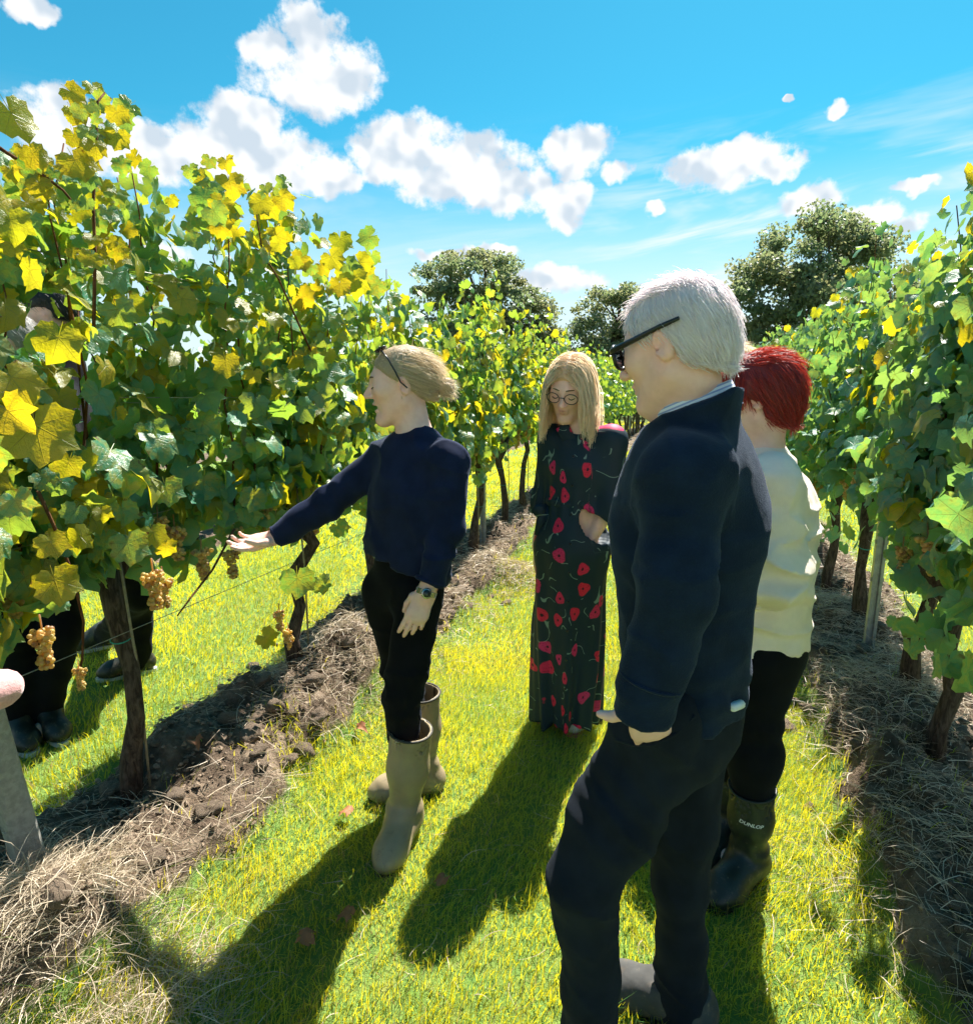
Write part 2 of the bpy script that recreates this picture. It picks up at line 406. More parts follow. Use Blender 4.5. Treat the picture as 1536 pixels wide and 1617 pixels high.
# ------------------------------------------------------------------ ground
SL, SR, GAP = -1.80, 0.985, 2.785
ROWS = [SL-3*GAP, SL-2*GAP, SL-GAP, SL, SR, SR+GAP, SR+2*GAP]
ROW_END = 27.0
MOUNDS = [(gp(540, 1100), .27, .24, .20), (gp(620, 1040), .22, .3, .13), (gp(455, 1150), .26, .22, .10), (gp(800, 915), .30, .28, .13), (gp(700, 975), .26, .3, .12), (gp(330, 1235), .3, .25, .09),
          (gp(110, 1500), .22, .15, .09), (gp(30, 1570), .22, .18, .06), (gp(250, 1600), .16, .12, .03), (gp(1420, 1130), .26, .35, .13), (gp(1330, 1010), .26, .4, .12),
          (gp(1470, 1420), .28, .28, .12), (gp(1350, 1180), .2, .3, .08), (gp(1290, 905), .3, .5, .14), (gp(850, 860), .3, .5, .16)]
_mr = np.random.default_rng(99)
for _r in np.arange(1.7, 9.0, .27):
    for _c, _k in ((SL, 1.0), (SR+.05, .9)):
        _p = rs(_r+_mr.uniform(-.12, .12), _c+_mr.normal(0, .17)); MOUNDS.append((_p, _mr.uniform(.07, .17), _mr.uniform(.09, .22), _k*_mr.uniform(.04, .15)))
def soil_mask(x, y):
    r, s = to_rs(x, y)
    n = fbm2(x, y, 2.2, 3, 3.3)*.24 + fbm2(x, y, .6, 2, 9.3)*.08
    m = np.zeros_like(x)
    for c in ROWS:
        w = .37 if c != SR else .40
        m = np.maximum(m, np.clip((w + n - np.abs(s-c-(.0 if c != SR else .06)))/.10 + .5, 0, 1))
    return m*np.clip((ROW_END+1-r)/.5, 0, 1)
def height(x, y):
    x = np.asarray(x, float); y = np.asarray(y, float)
    m = soil_mask(x, y)
    near = np.clip((30-np.hypot(x, y))/20, 0, 1)
    h = fbm2(x, y, .35, 3, 1.1)*.030*near - .005
    rough = (fbm2(x, y, 2.6, 4, 5.5)*.10 + .075 + np.abs(fbm2(x, y, 10.0, 3, 2.5))*.09)
    h = h + m*(rough + np.clip(np.abs(fbm2(x, y, 19.0, 3, 12.5))*.9-.10, 0, 1)*.075)*near
    sh = x.shape; xf, yf = x.ravel(), y.ravel(); add = np.zeros(xf.shape)
    for c, a, b, k in MOUNDS:
        m_ = np.abs(xf-c[0]) + np.abs(yf-c[1]) < 3.2*max(a, b)
        if not m_.any(): continue
        r, s = to_rs(xf[m_]-c[0], yf[m_]-c[1])
        add[m_] += k*np.exp(-((s/a)**2 + (r/b)**2)*1.3)
    h = h + (add*(1+.35*fbm2(xf, yf, 7.0, 3, 8.8))).reshape(sh)
    d = np.hypot(x, y)
    return h + np.clip(d-34, 0, None)**1.0*.004
def build_ground():
    def axis(lo, hi, segs, out):
        a = np.concatenate([np.arange(p, q, st) for p, q, st in segs] + [[segs[-1][1]]])
        return np.concatenate([-np.array(out[::-1]) + a[0], a, np.array(out) + a[-1]])
    out = [1, 3, 7, 15, 30, 60, 120, 300, 800, 1600]
    rr = axis(0, 0, [(-1.0, 4.2, .034), (4.2, 8, .06), (8, 16, .16), (16, 40, .6)], out)
    ss = axis(0, 0, [(-9, -4.9, .25), (-4.9, -2.7, .10), (-2.7, 1.8, .034), (1.8, 4.6, .10), (4.6, 9, .3)], out)
    Rg, Sg = np.meshgrid(rr, ss, indexing='ij')
    X = UX*Rg + VX*Sg; Y = UY*Rg + VY*Sg
    Z = height(X, Y)
    n0, n1 = Rg.shape
    idx = np.arange(n0*n1).reshape(n0, n1)
    F = np.stack([idx[:-1, :-1], idx[:-1, 1:], idx[1:, 1:], idx[1:, :-1]], -1).reshape(-1, 4)[:, ::-1]
    V = np.stack([X, Y, Z], -1).reshape(-1, 3)
    m = soil_mask(X, Y).reshape(-1)
    col = np.stack([m, m, m], -1)
    o = obj('ground', mesh_np('ground', V, F, True, col=col), MAT['ground'])
    tag(o, kind='structure')
build_ground()

rng = np.random.default_rng(11)
def in_front(x, y, half=52, rear=.5):
    return (np.abs(np.arctan2(x, y+rear)) < R(half))
def blades(base, head, lean, L, w, curl=.35):
    """one curved blade per row: base, middle and tip -> verts, [quads, tris]"""
    n = len(base)
    dh = np.stack([np.cos(head), np.sin(head), np.zeros(n)], -1); sd = np.stack([-np.sin(head), np.cos(head), np.zeros(n)], -1)
    ph = rng.random(n)*math.pi; sdr = sd*np.cos(ph)[:, None] + dh*np.sin(ph)[:, None]
    def pt(t): return base + dh*(L*lean*t**1.6)[:, None] + np.array((0, 0, 1.0))*(L*(t - curl*lean*t*t))[:, None]
    b0 = pt(np.zeros(n)); b1 = pt(np.full(n, .5)); b2 = pt(np.ones(n))
    hw = (w/2)[:, None]*sdr
    V = np.stack([b0-hw, b0+hw, b1+hw*.8, b1-hw*.8, b2], 1).reshape(-1, 3)
    k = np.arange(n)[:, None]*5
    return V, [k + np.array([[0, 1, 2, 3]]), k + np.array([[3, 2, 4]])]
def scatter(n, box_r, box_s):
    r = rng.uniform(*box_r, n); s = rng.uniform(*box_s, n)
    return UX*r + VX*s, UY*r + VY*s
def build_grass():
    Vs, Q, T, C, off = [], [], [], [], 0
    zones = [((.3, 3.4), (-1.75, 1.05), 120000, .0023, 1.0), ((3.4, 7), (-1.7, 1.0), 50000, .0040, 1.0), ((7, 14), (-1.7, 1.0), 22000, .010, 1.15), ((14, 30), (-9, 8), 22000, .026, 1.4),
             ((.6, 5), (-4.4, -1.9), 48000, .0042, 1.0), ((5, 14), (-4.4, -1.9), 22000, .009, 1.1), ((1.2, 5), (1.15, 3.6), 24000, .004, 1.0), ((5, 14), (1.2, 3.6), 14000, .009, 1.1),
             ((1, 14), (-7.0, -4.6), 8000, .013, 1.2)]
    for br, bs, n, w, k in zones:
        x, y = scatter(n, br, bs)
        m = soil_mask(x, y)
        tuft = fbm2(x, y, 3.5, 3, 21.0)
        bare = fbm2(x, y, 1.5, 3, 41.0)
        keep = (rng.random(n) > np.clip(m*1.25 - np.clip(tuft-.25, 0, 1)*1.6, 0, .985)) & (rng.random(n) > np.clip(bare*1.4-.35, 0, .75)) & in_front(x, y)
        x, y, tuft, bare = x[keep], y[keep], tuft[keep], bare[keep]; n = len(x)
        z = height(x, y) - .006
        L = k*(.026 + .036*rng.random(n) + .048*np.clip(tuft+.25, 0, 1)); L *= np.where(rng.random(n) < .06, 1.5, 1.0)
        head = fbm2(x, y, 1.2, 2, 31.0)*5 + rng.normal(0, 1.1, n)
        lean = np.clip(rng.normal(.55, .35, n), .05, 1.5)
        V, (q, t_) = blades(np.stack([x, y, z], -1), head, lean, L, w*(.7+.6*rng.random(n)))
        col = np.repeat(np.stack([np.clip(.5+bare*.9+rng.normal(0, .16, n), 0, 1), np.clip(rng.random(n)+np.clip(bare, 0, .5)*.25-.03, 0, 1), rng.random(n)], -1), 5, axis=0)
        Vs.append(V); Q.append(q+off); T.append(t_+off); C.append(col); off += len(V)
    o = obj('grass', mesh_np('grass', np.concatenate(Vs), [np.concatenate(Q), np.concatenate(T)], True, col=np.concatenate(C)), MAT['grass'])
    tag(o, 'sunlit yellow green grass growing on the paths between the vine rows', 'grass', kind='stuff')
build_grass()

def strands(base, head, L, w, rise, sag, bend, K=5):
    """lying straw: ribbons of K points"""
    n = len(base); t = np.linspace(0, 1, K)
    ang = head[:, None] + bend[:, None]*t[None]
    step = L[:, None]/(K-1)
    dx = np.cos(ang)*step; dy = np.sin(ang)*step
    X = base[:, 0:1] + np.cumsum(dx, 1) - dx; Y = base[:, 1:2] + np.cumsum(dy, 1) - dy
    Z = base[:, 2:3] + rise[:, None]*t[None] - sag[:, None]*(t[None]**2)
    P = np.stack([X, Y, Z], -1)
    roll = rng.random(n)*math.pi
    sd = np.stack([-np.sin(head)*np.cos(roll), np.cos(head)*np.cos(roll), np.sin(roll)], -1)
    wid = (w/2)[:, None, None]*sd[:, None, :]*np.linspace(1, .55, K)[None, :, None]
    V = np.stack([P-wid, P+wid], 2).reshape(-1, 3)
    k = np.arange(n)[:, None]*(2*K)
    F = np.concatenate([k + np.array([[2*i, 2*i+1, 2*i+3, 2*i+2]]) for i in range(K-1)])
    return V, F
def build_straw():
    Vs, F, C, off = [], [], [], 0
    def add(x, y, L0, L1, w, up, k=1.0):
        nonlocal off
        n = len(x); z = height(x, y)
        L = rng.uniform(L0, L1, n); rise = np.abs(rng.normal(0, up, n))*L; sag = rise*rng.uniform(.4, 1.5, n)
        V, f = strands(np.stack([x, y, z+rng.uniform(.0, .03, n)], -1), rng.random(n)*6.283, L, w*(.6+.8*rng.random(n)), rise, sag, rng.normal(0, 1.1, n))
        Vs.append(V); F.append(f+off); off += len(V)
        C.append(np.repeat(np.stack([rng.random(n), rng.random(n)*.8, rng.random(n)], -1), 10, axis=0))
    for br, bs, n, w in [((.3, 3.6), (SL-.55, SL+.55), 9000, .0019), ((3.6, 8), (SL-.55, SL+.55), 6500, .0036), ((8, 20), (SL-.5, SL+.5), 4000, .010),
                         ((1.0, 4.0), (SR-.50, SR+.65), 16000, .0020), ((4, 9), (SR-.5, SR+.6), 8000, .0040), ((9, 20), (SR-.5, SR+.5), 4000, .010)]:
        x, y = scatter(n, br, bs); m = soil_mask(x, y); q = fbm2(x, y, 2.4, 3, 61.0)
        keep = (m > .15) & (rng.random(n) < np.clip(.50+q*2.6, .04, 1)) & in_front(x, y)
        add(x[keep], y[keep], .04, .16, w, .35)
    for i, n in ((0, 1500), (1, 900), (3, 2200), (4, 700), (6, 2000), (7, 1500), (8, 900), (9, 1900), (10, 1600), (11, 1500), (12, 900), (13, 1300)):
        c, a, b, k = MOUNDS[i]
        s = rng.normal(0, a*.75, n); r = rng.normal(0, b*.75, n)
        x = c[0] + UX*r + VX*s; y = c[1] + UY*r + VY*s
        add(x, y, .04, .15, .0018*max(1, np.hypot(*c[:2])/2.4), .5)
    # thin stray straw on the grass
    x, y = scatter(1500, (.4, 5), (-1.4, .8)); add(x, y, .03, .10, .002, .3)
    o = obj('straw', mesh_np('straw', np.concatenate(Vs), np.concatenate(F), True, col=np.concatenate(C)), MAT['straw'])
    tag(o, 'dry cut grass and straw lying in the soil strips under the vines', 'straw', kind='stuff')
build_straw()

def lump(seed, sub=3, amp=.42):
    """an uneven clod: displaced icosphere"""
    import bmesh
    bm = bmesh.new(); bmesh.ops.create_icosphere(bm, subdivisions=sub, radius=1.0)
    V = np.array([v.co[:] for v in bm.verts]); F = np.array([[v.index for v in f.verts] for f in bm.faces]); bm.free()
    d = vnoise(V*1.1+seed*5.3)*amp + vnoise(V*2.7+seed*3.1)*amp*.5 + vnoise(V*6+seed)*amp*.35
    return V*(1+d)[:, None]*np.array((1, .85, .72)), F
def build_clods():
    meshes = []
    for i in range(6):
        V, F = lump(i+1.0); meshes.append(mesh_np('soil_clod', V, F, True)); meshes[-1].materials.append(MAT['soil_clod'])
    def put(x, y, sz, label, group):
        o = obj('soil_clod', meshes[rng.integers(6)])
        o.location = (x, y, float(height(np.array([x]), np.array([y]))[0]) + sz*.25)
        o.scale = (sz*rng.uniform(.8, 1.3), sz*rng.uniform(.8, 1.2), sz*rng.uniform(.7, 1.1)); o.rotation_euler = (rng.uniform(-.4, .4), rng.uniform(-.4, .4), rng.uniform(0, 6.28))
        tag(o, label, 'clod', group)
    for px, py, sz, lab in ((475, 1212, .046, 'largest round brown soil clod beside the grass edge before the second vine'), (440, 1195, .040, 'dark clod next to the largest round clod'),
                            (400, 1230, .050, 'broad flat clod between first vine trunk and grass edge'), (372, 1215, .036, 'pale clod halfway between the two near vine trunks'),
                            (725, 965, .050, 'grey rounded clod behind the wrist watch of the woman in boots'), (1425, 1390, .05, 'pale clod in the straw near the far lower corner under the vines'),
                            (1290, 870, .06, 'clod beside the cream sweater at the second row')):
        g = gp(px, py); put(g[0], g[1], sz, lab, None)
    for side, c, lab in ((0, SL, 'small crumbly soil clod under the vines at the concrete post'), (1, SR, 'small crumbly soil clod under the vines behind the cream sweater')):
        for k in range(190):
            r = rng.uniform(1.0, 4.6)**1.0 if side == 0 else rng.uniform(1.5, 5.0)
            s = c + rng.normal(0, .22); p = rs(r, s)
            put(p[0], p[1], .010 + .036*rng.random()**2.2, lab, 'soil clods under the vine rows')
build_clods()

def build_crumbs():
    n = 11000; side = rng.random(n) < .55
    r = np.where(side, rng.uniform(.8, 6.5, n), rng.uniform(1.2, 6.5, n)); s = np.where(side, SL, SR+.05) + rng.normal(0, .22, n)
    x = UX*r + VX*s; y = UY*r + VY*s; ok = (soil_mask(x, y) > .3) & in_front(x, y); x, y = x[ok], y[ok]; n = len(x)
    z = height(x, y); sz = .004 + .013*rng.random(n)**2
    q = np.array([(1, 0, 0), (0, 1, 0), (-1, 0, 0), (0, -1, 0), (0, 0, .8), (0, 0, -.8)], float); T = np.array([(0, 1, 4), (1, 2, 4), (2, 3, 4), (3, 0, 4), (1, 0, 5), (2, 1, 5), (3, 2, 5), (0, 3, 5)])
    V = q[None]*sz[:, None, None]*rng.uniform(.6, 1.3, (n, 6, 1)); a = rng.random(n)*6.283; ca, sa = np.cos(a)[:, None], np.sin(a)[:, None]
    V = np.stack([V[..., 0]*ca - V[..., 1]*sa, V[..., 0]*sa + V[..., 1]*ca, V[..., 2]], -1) + np.stack([x, y, z+sz*.3], -1)[:, None, :]
    o = obj('soil_crumbs', mesh_np('soil_crumbs', V.reshape(-1, 3), (np.arange(n)[:, None, None]*6 + T[None]).reshape(-1, 3), False), MAT['soil_clod'])
    tag(o, 'loose crumbs of brown soil strewn under the vine rows', 'soil', kind='stuff')
build_crumbs()
# ------------------------------------------------------------------ vines
def leaf_shape(seed, n=26, lobed=1.0):
    """unit vine leaf: petiole joint at 0,0, tip at 0,1"""
    g = np.random.default_rng(seed)
    key = np.array([0, 24, 50, 78, 104, 140, 165, 180.0]); rad = np.array([1.0, .64, .92, .58, .78, .56, .44, .04])
    rad = rad*(1-.0) ; flat = np.array([.98, .90, .88, .82, .76, .58, .42, .06]); rad = rad*lobed + flat*(1-lobed)
    def outline(n):
        th = np.linspace(-178, 178, n)
        rr = np.interp(np.abs(th), key, rad*(1+g.normal(0, .03, len(rad))))
        rr = rr*(1 + .075*((np.arange(n) % 2)*2-1)*(np.abs(th) < 165)) * (1+.06*np.sin(R(1)*th*1.0+g.uniform(0, 6)))
        return np.stack([np.sin(R(1)*th)*rr, np.cos(R(1)*th)*rr], -1)
    o = outline(n); m = n//2
    inner = o[::2][:m]*.52
    P = np.concatenate([[[0, 0]], inner, o])
    z = -.26*np.abs(P[:, 0])**1.7 - .34*np.clip(P[:, 1], 0, 2)**2*g.uniform(.3, 1.2) + .09*np.sin(P[:, 0]*6+g.uniform(0, 6))*np.hypot(P[:, 0], P[:, 1]) + .10*np.sin(P[:, 1]*5+g.uniform(0, 6))*np.hypot(P[:, 0], P[:, 1])
    z += .42*np.abs(P[:, 0])*g.uniform(-.2, 1.2)
    T = []
    for i in range(m-1): T.append((0, 1+i+1, 1+i))
    for i in range(m):
        a, b, c = 1+m+2*i, 1+m+2*i+1, 1+m+2*i+2
        T.append((1+i, b, a))
        if i < m-1: T += [(1+i, 1+i+1, b), (1+i+1, c, b)]
    # petiole: a slim blade behind the joint
    k = len(P)
    V = np.column_stack([P, z])
    pet = np.array([(-.016, 0, .0), (.016, 0, 0), (.01, -.55, .10), (-.01, -.55, .10)])
    V = np.concatenate([V, pet]); T += [(k, k+1, k+2), (k, k+2, k+3)]
    uv = V[:, :2].copy(); uv[k:] = (0, .2)
    return V, np.array(T), uv
LEAF_V = [leaf_shape(i, 26, (.70, .42, .58, .30, .80, .5)[i]) for i in range(6)]
LEAF_LO = [leaf_shape(20+i, 12, (.8, .4, .6)[i]) for i in range(3)]
LEAF_FAR = [leaf_shape(30+i, 8, .5) for i in range(3)]
LEAF_ME = []
for mi, mname in enumerate(('leaf', 'leaf_yellow', 'leaf_skylit')):
    for V, T, uv in LEAF_V:
        me = mesh_np('leaf', V, T, True, uv=uv); me.materials.append(MAT[mname]); LEAF_ME.append(me)
def project(P):
    d = P - np.array((0, 0, CAM_H)); zc = d[:, 1]*CP - d[:, 2]*SP; yy = d[:, 1]*SP + d[:, 2]*CP
    zs = np.where(zc > .05, zc, .05)
    return 768+1000*d[:, 0]/zs, 808-1000*yy/zs, zc
def frames(nrm, tip):
    nrm = nrm/np.linalg.norm(nrm, axis=1)[:, None]
    tip = tip - nrm*np.sum(tip*nrm, 1)[:, None]; tip /= np.linalg.norm(tip, axis=1)[:, None] + 1e-9
    xa = np.cross(tip, nrm)
    return np.stack([xa, tip, nrm], -1)      # columns
GRAPE_ME = []
def make_bunches():
    import bmesh
    bm = bmesh.new(); bmesh.ops.create_icosphere(bm, subdivisions=2, radius=1.0)
    SV = np.array([v.co[:] for v in bm.verts]); SF = np.array([[v.index for v in f.verts] for f in bm.faces]); bm.free()
    for k in range(4):
        g = np.random.default_rng(50+k); parts, cols = [], []
        H = .12; n = 62; pts = []
        tries = 0
        while len(pts) < n and tries < 4000:
            tries += 1
            h = g.random()**.8; rad = .036*(1-.62*h)*(.8+.3*math.sin(h*9+k))*math.sqrt(g.random())**.5; a = g.random()*6.283
            q = np.array((rad*math.cos(a), rad*math.sin(a), -.02-h*H))
            if k % 2 and h < .35: q = q + np.array((.022, 0, 0))*(g.random() < .5)
            if all(np.linalg.norm(q-p) > .0118 for p in pts): pts.append(q)
        for p in pts:
            rr = g.uniform(.0078, .0098); parts.append((SV*rr + p, SF)); cols.append(np.repeat(g.random((1, 3)), len(SV), 0))
        V, F = join_np(parts)
        sv, sf = tube([(0, 0, .03), (.002, 0, -.02), (0, .002, -.09)], [.003, .0025, .0015], 5)
        # the stalk goes in as triangles
        sf = np.concatenate([sf[:, [0, 1, 2]], sf[sf[:, 2] != sf[:, 3]][:, [0, 2, 3]]])
        c = np.concatenate(cols + [np.tile([[.9, .95, .5]], (len(sv), 1))])
        V, F = join_np([(V, F), (sv, sf)])
        me = mesh_np('grape_bunch', V, F, True, col=c); me.materials.append(MAT['grape']); GRAPE_ME.append(me)
make_bunches()

def trunk_mesh(path, rad, seed, n=12):
    V, F = tube(path, rad, n)
    nn = vnoise(V*np.array((26, 26, 7))+seed)*.38 + vnoise(V*np.array((60, 60, 14))+seed)*.25
    c = np.repeat(np.asarray(path), n, 0)
    k = len(c)
    V[:k] = c + (V[:k]-c)*(1+nn[:k])[:, None]
    return V, F
ORD = ['first', 'second', 'third', 'fourth', 'fifth', 'sixth', 'seventh', 'eighth', 'ninth', 'tenth', 'eleventh', 'twelfth', 'thirteenth', 'fourteenth', 'fifteenth', 'sixteenth', 'seventeenth', 'eighteenth', 'nineteenth', 'twentieth'] + ['distant']*30
TALL = {}
def build_vine(r0, s0, seed, label, group, cap, n_leaf, top, facing, lean=0.0, detail=True, skirt=0, trunk_r=.034):
    """one vine: trunk, arm, canes, leaves, bunches, ties. facing = +1/-1: the side across the row that looks to the path"""
    g = np.random.default_rng(seed)
    b = rs(r0, s0); b[2] = float(height(b[:1], b[1:2])[0]) - .03
    root = empty('grapevine', tuple(b)); tag(root, label, 'grapevine', group)
    B = np.array(b)
    def W(dr, ds, z): return np.array((UX*dr + VX*ds, UY*dr + VY*ds, z))      # local to the root
    zc = .80 + g.uniform(-.05, .06)
    wob = g.normal(0, .026, (6, 2))
    zs_ = np.linspace(0, zc, 6)
    path = [W(lean*z + wob[i, 0]*(i > 0), wob[i, 1]*(i > 0), z) for i, z in enumerate(zs_)]
    rad = trunk_r*np.array([1.25, 1.0, .86, .82, .95, 1.15])
    V, F = trunk_mesh(path, rad, seed*1.37, 12 if detail else 7)
    obj('trunk', mesh_np('trunk', V, quads_tris(F)), MAT['vine_bark'], root)
    head = path[-1]
    for sgn in (-1, 1):
        arm = [head + W(0, 0, -.04), head + W(sgn*.12, g.normal(0, .02), .06), head + W(sgn*.28, g.normal(0, .03), .11), head + W(sgn*.47, g.normal(0, .03), .10)]
        V, F = trunk_mesh(arm, [.026, .019, .013, .009], seed+sgn, 8)
        obj('arm', mesh_np('arm', V, quads_tris(F)), MAT['vine_bark'], root)
    P, N, T_, S = [], [], [], []
    ncane = 8 if detail else 6
    for c in range(ncane):
        dr = -.50 + 1.0*(c+.5)/ncane + g.normal(0, .05)
        ds0 = g.normal(0, .04); zt = top + g.normal(0, .16) - B[2]
        if g.random() < .25: zt += .24
        k = 9; tt = np.linspace(0, 1, k)
        ddr = dr + np.cumsum(g.normal(0, .028, k)); dds = ds0 + np.cumsum(g.normal(0, .024, k))
        z = zc + .03 + (zt-zc-.03)*tt
        cane = np.array([W(a, q, h) for a, q, h in zip(ddr, dds, z)])
        V, F = tube(cane, np.linspace(.0055, .0022, k), 5 if detail else 3)
        obj('cane', mesh_np('cane', V, quads_tris(F)), MAT['cane'], root)
        m = int(n_leaf/ncane)
        for i in range(m):
            t = (i+g.random())/m
            if t < .10 and g.random() < .35: continue
            q = np.array([np.interp(t, tt, cane[:, j]) for j in range(3)])
            a = g.uniform(-1, 1); out = 1 if g.random() < .5 else -1
            thick = .16*(1-.45*t**3)*(.75 if t < .2 else 1)
            off = W(a*.16, out*abs(g.normal(.35, .55))*thick, g.uniform(-.12, .05))
            sgn = 1 if np.dot(off[:2], (VX, VY)) > 0 else -1
            P.append(q+off)
            nn = W(g.normal(0, .65), sgn*abs(g.normal(.75, .4)), g.normal(.38, .42))
            N.append(nn); T_.append(np.array((g.normal(0, .45), g.normal(0, .45), -1.0)) + W(0, sgn*.35, 0))
            S.append((.040+.058*g.random()**.8)*(1-.38*t**2)*(.95 if detail else 1.15))
    for i in range(skirt):          # leaves on low shoots round the trunk
        dr, ds, z = g.normal(0, .20), facing*abs(g.normal(.03, .05)), g.uniform(.45, .98)
        P.append(W(dr, ds, z)); N.append(W(g.normal(0, .5), facing*abs(g.normal(.8, .3)), g.normal(.25, .3))); T_.append(np.array((g.normal(0, .4), g.normal(0, .4), -1.0))); S.append(.045+.045*g.random())
    P = np.array(P); N = np.array(N); T_ = np.array(T_); S = np.array(S)
    M = frames(N, T_)
    wp = P + B
    px, py, zd = project(wp)
    vis = (zd > .2) & (px > -60) & (px < 1596) & (py > -60) & (py < 1680)
    # gaps through which the two men behind the row are seen
    gap = np.zeros(len(P), bool)
    for gx, gy, ga, gb in ((78, 482, 46, 46), (12, 528, 44, 42), (118, 570, 34, 46), (135, 640, 26, 40), (160, 950, 40, 60)):
        gap |= (((px-gx)/ga)**2 + ((py-gy)/gb)**2 < 1) & (zd < 3.2)
    gap &= g.random(len(P)) < .93
    keep = ~gap; P, N, T_, S, M, wp, px, py, zd, vis = (q[keep] for q in (P, N, T_, S, M, wp, px, py, zd, vis))
    sv = np.where(vis, facing*((wp[:, 0]*VX + wp[:, 1]*VY) - s0) + .25*g.random(len(P)) + S*1.5, -9)
    order = np.argsort(-sv)
    n_obj = min(cap, int((sv > -5).sum()))
    yel = g.random(len(P)) < (np.clip((wp[:, 2]-1.0)*.30 + .14, .10, .50) if facing > 0 else np.clip((wp[:, 2]-1.2)*.28 + .04, .03, .30))
    lw = [None]
    for i in order[:n_obj]:
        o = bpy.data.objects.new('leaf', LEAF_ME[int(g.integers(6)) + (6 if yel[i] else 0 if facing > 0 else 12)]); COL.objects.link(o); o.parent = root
        m4 = Matrix(((M[i] * S[i])).tolist()).to_4x4(); m4.translation = Vector(P[i]); o.matrix_local = m4
    rest = order[n_obj:]
    if len(rest):
        Vs, Fs, Us, Cs, off = [], [], [], [], 0
        for i in rest:
            V, T, uv = (LEAF_LO if detail else LEAF_FAR)[int(g.integers(3))]
            Vs.append((V*S[i]*1.08) @ M[i].T + P[i]); Fs.append(T+off); Us.append(uv); off += len(V)
            Cs.append(np.tile([[g.random(), 0, 0]], (len(V), 1)))
        o = obj('foliage', mesh_np('foliage', np.concatenate(Vs), np.concatenate(Fs), True, uv=np.concatenate(Us), col=np.concatenate(Cs)), MAT['leaf_mass' if facing > 0 else 'leaf_mass_skylit'], root); o['kind'] = 'stuff'
    if detail:
        for k in range(int(g.integers(3, 6))):
            o = obj('grape_bunch', GRAPE_ME[int(g.integers(4))], None, root)
            o.location = tuple(W(g.uniform(-.42, .42), facing*g.uniform(.0, .14), zc + g.uniform(.02, .20)))
            o.rotation_euler = (g.normal(0, .15), g.normal(0, .15), g.uniform(0, 6.28)); sc = g.uniform(.8, 1.15); o.scale = (sc,)*3
        for z in (.62, .45):
            if g.random() < .75:
                c = np.array([np.interp(z, zs_, np.array(path)[:, j]) for j in range(3)])
                a = np.linspace(0, 2*math.pi, 15)
                tr_ = trunk_r*.98; ring = np.stack([c[0]+tr_*np.cos(a), c[1]+tr_*np.sin(a), c[2]+.008*np.sin(a*1.0)], -1)
                V, F = tube(ring, .0022, 5)
                obj('tie', mesh_np('tie', V, quads_tris(F)), MAT['green_tie'], root)
    return root, B, path
def stake(B, label, group, dr=.05, ds=.035, h=.98, r=.0045, lean=0.0):
    p = [(UX*dr + VX*ds, UY*dr + VY*ds, -.02), (UX*dr + VX*ds + .004 + lean*.5, UY*dr + VY*ds, h*.5), (UX*(dr-.02) + VX*ds*.9 + lean, UY*(dr-.02) + VY*ds*.9, h)]
    V, F = tube(p, r, 7); o = obj('vine_stake', mesh_np('vine_stake', V, quads_tris(F)), MAT['bamboo']); o.location = tuple(B)
    tag(o, label, 'stake', group)

LEFT_R = [.60, 1.54, 2.49, 3.42, 4.34, 5.20, 6.15, 7.08, 8.0, 8.95] + [9.9 + .95*i for i in range(18)]
LEFT_R = [r for r in LEFT_R if r < ROW_END]
caps = [230, 290, 290, 290, 290, 270, 240, 210, 180, 150, 110, 80]
GL, GR = 'vines in the row the woman reaches into', 'vines in the row behind the cream sweater'
LV = {}
for i, r in enumerate(LEFT_R):
    det = i < 12
    nm = ORD[i]
    lab = (f'grapevine with yellowing leaves and grapes, {nm} along the row from the concrete post' if i < 12 else 'distant grapevine where the row behind the talking woman narrows away')
    if i == 0: lab = 'grapevine with the biggest yellow leaves, cut by the picture edge beside the concrete post'
    root, B, path = build_vine(r, SL + random.Random(i).uniform(-.03, .03), 100+i, lab, GL, caps[i] if i < 12 else 0, (1000, 1180, 1120, 1020, 900, 800, 700, 620, 560, 520, 480, 440)[i] if det else 320,
        {0: 1.74, 1: 2.04, 2: 2.14, 3: 1.96, 4: 1.98}.get(i, 2.04), +1, lean=(.06, .03, .10, .05, -.04, .16, -.05)[i] if i < 7 else 0.0, detail=det)
    LV[i] = (B, path)
    if 1 <= i < 9: stake(B, f'thin pale stake tied to the {nm} vine trunk along from the concrete post', 'vine stakes')
RIGHT_R = [1.72, 2.62, 3.02 + .0, 3.98, 4.85, 5.75, 6.7] + [7.6 + .93*i for i in range(20)]
RIGHT_R = [r for r in RIGHT_R if r < ROW_END]
capr = [180, 280, 250, 270, 260, 230, 200, 170, 140, 110]
for i, r in enumerate(RIGHT_R):
    det = i < 10; nm = ORD[i]
    lab = (f'grapevine in the row behind the cream sweater, {nm} one coming from the picture edge' if det else 'distant grapevine far along the row behind the cream sweater')
    root, B, path = build_vine(r, SR + random.Random(90+i).uniform(-.03, .03), 300+i, lab, GR, capr[i] if det else 0, (800, 920, 880, 860, 800, 740, 660, 600, 540, 480)[i] if det else 320,
        (1.86, 1.92, 1.96, 2.0)[i] if i < 4 else 2.04, -1, lean=.02 if i == 1 else 0.0, detail=det, skirt=(30, 44, 14, 18, 16, 12, 8, 6, 0, 0)[i] if det else 0)
    if 1 <= i < 7: stake(B, f'thin stake beside the {nm} vine trunk of the row behind the cream sweater', 'vine stakes')
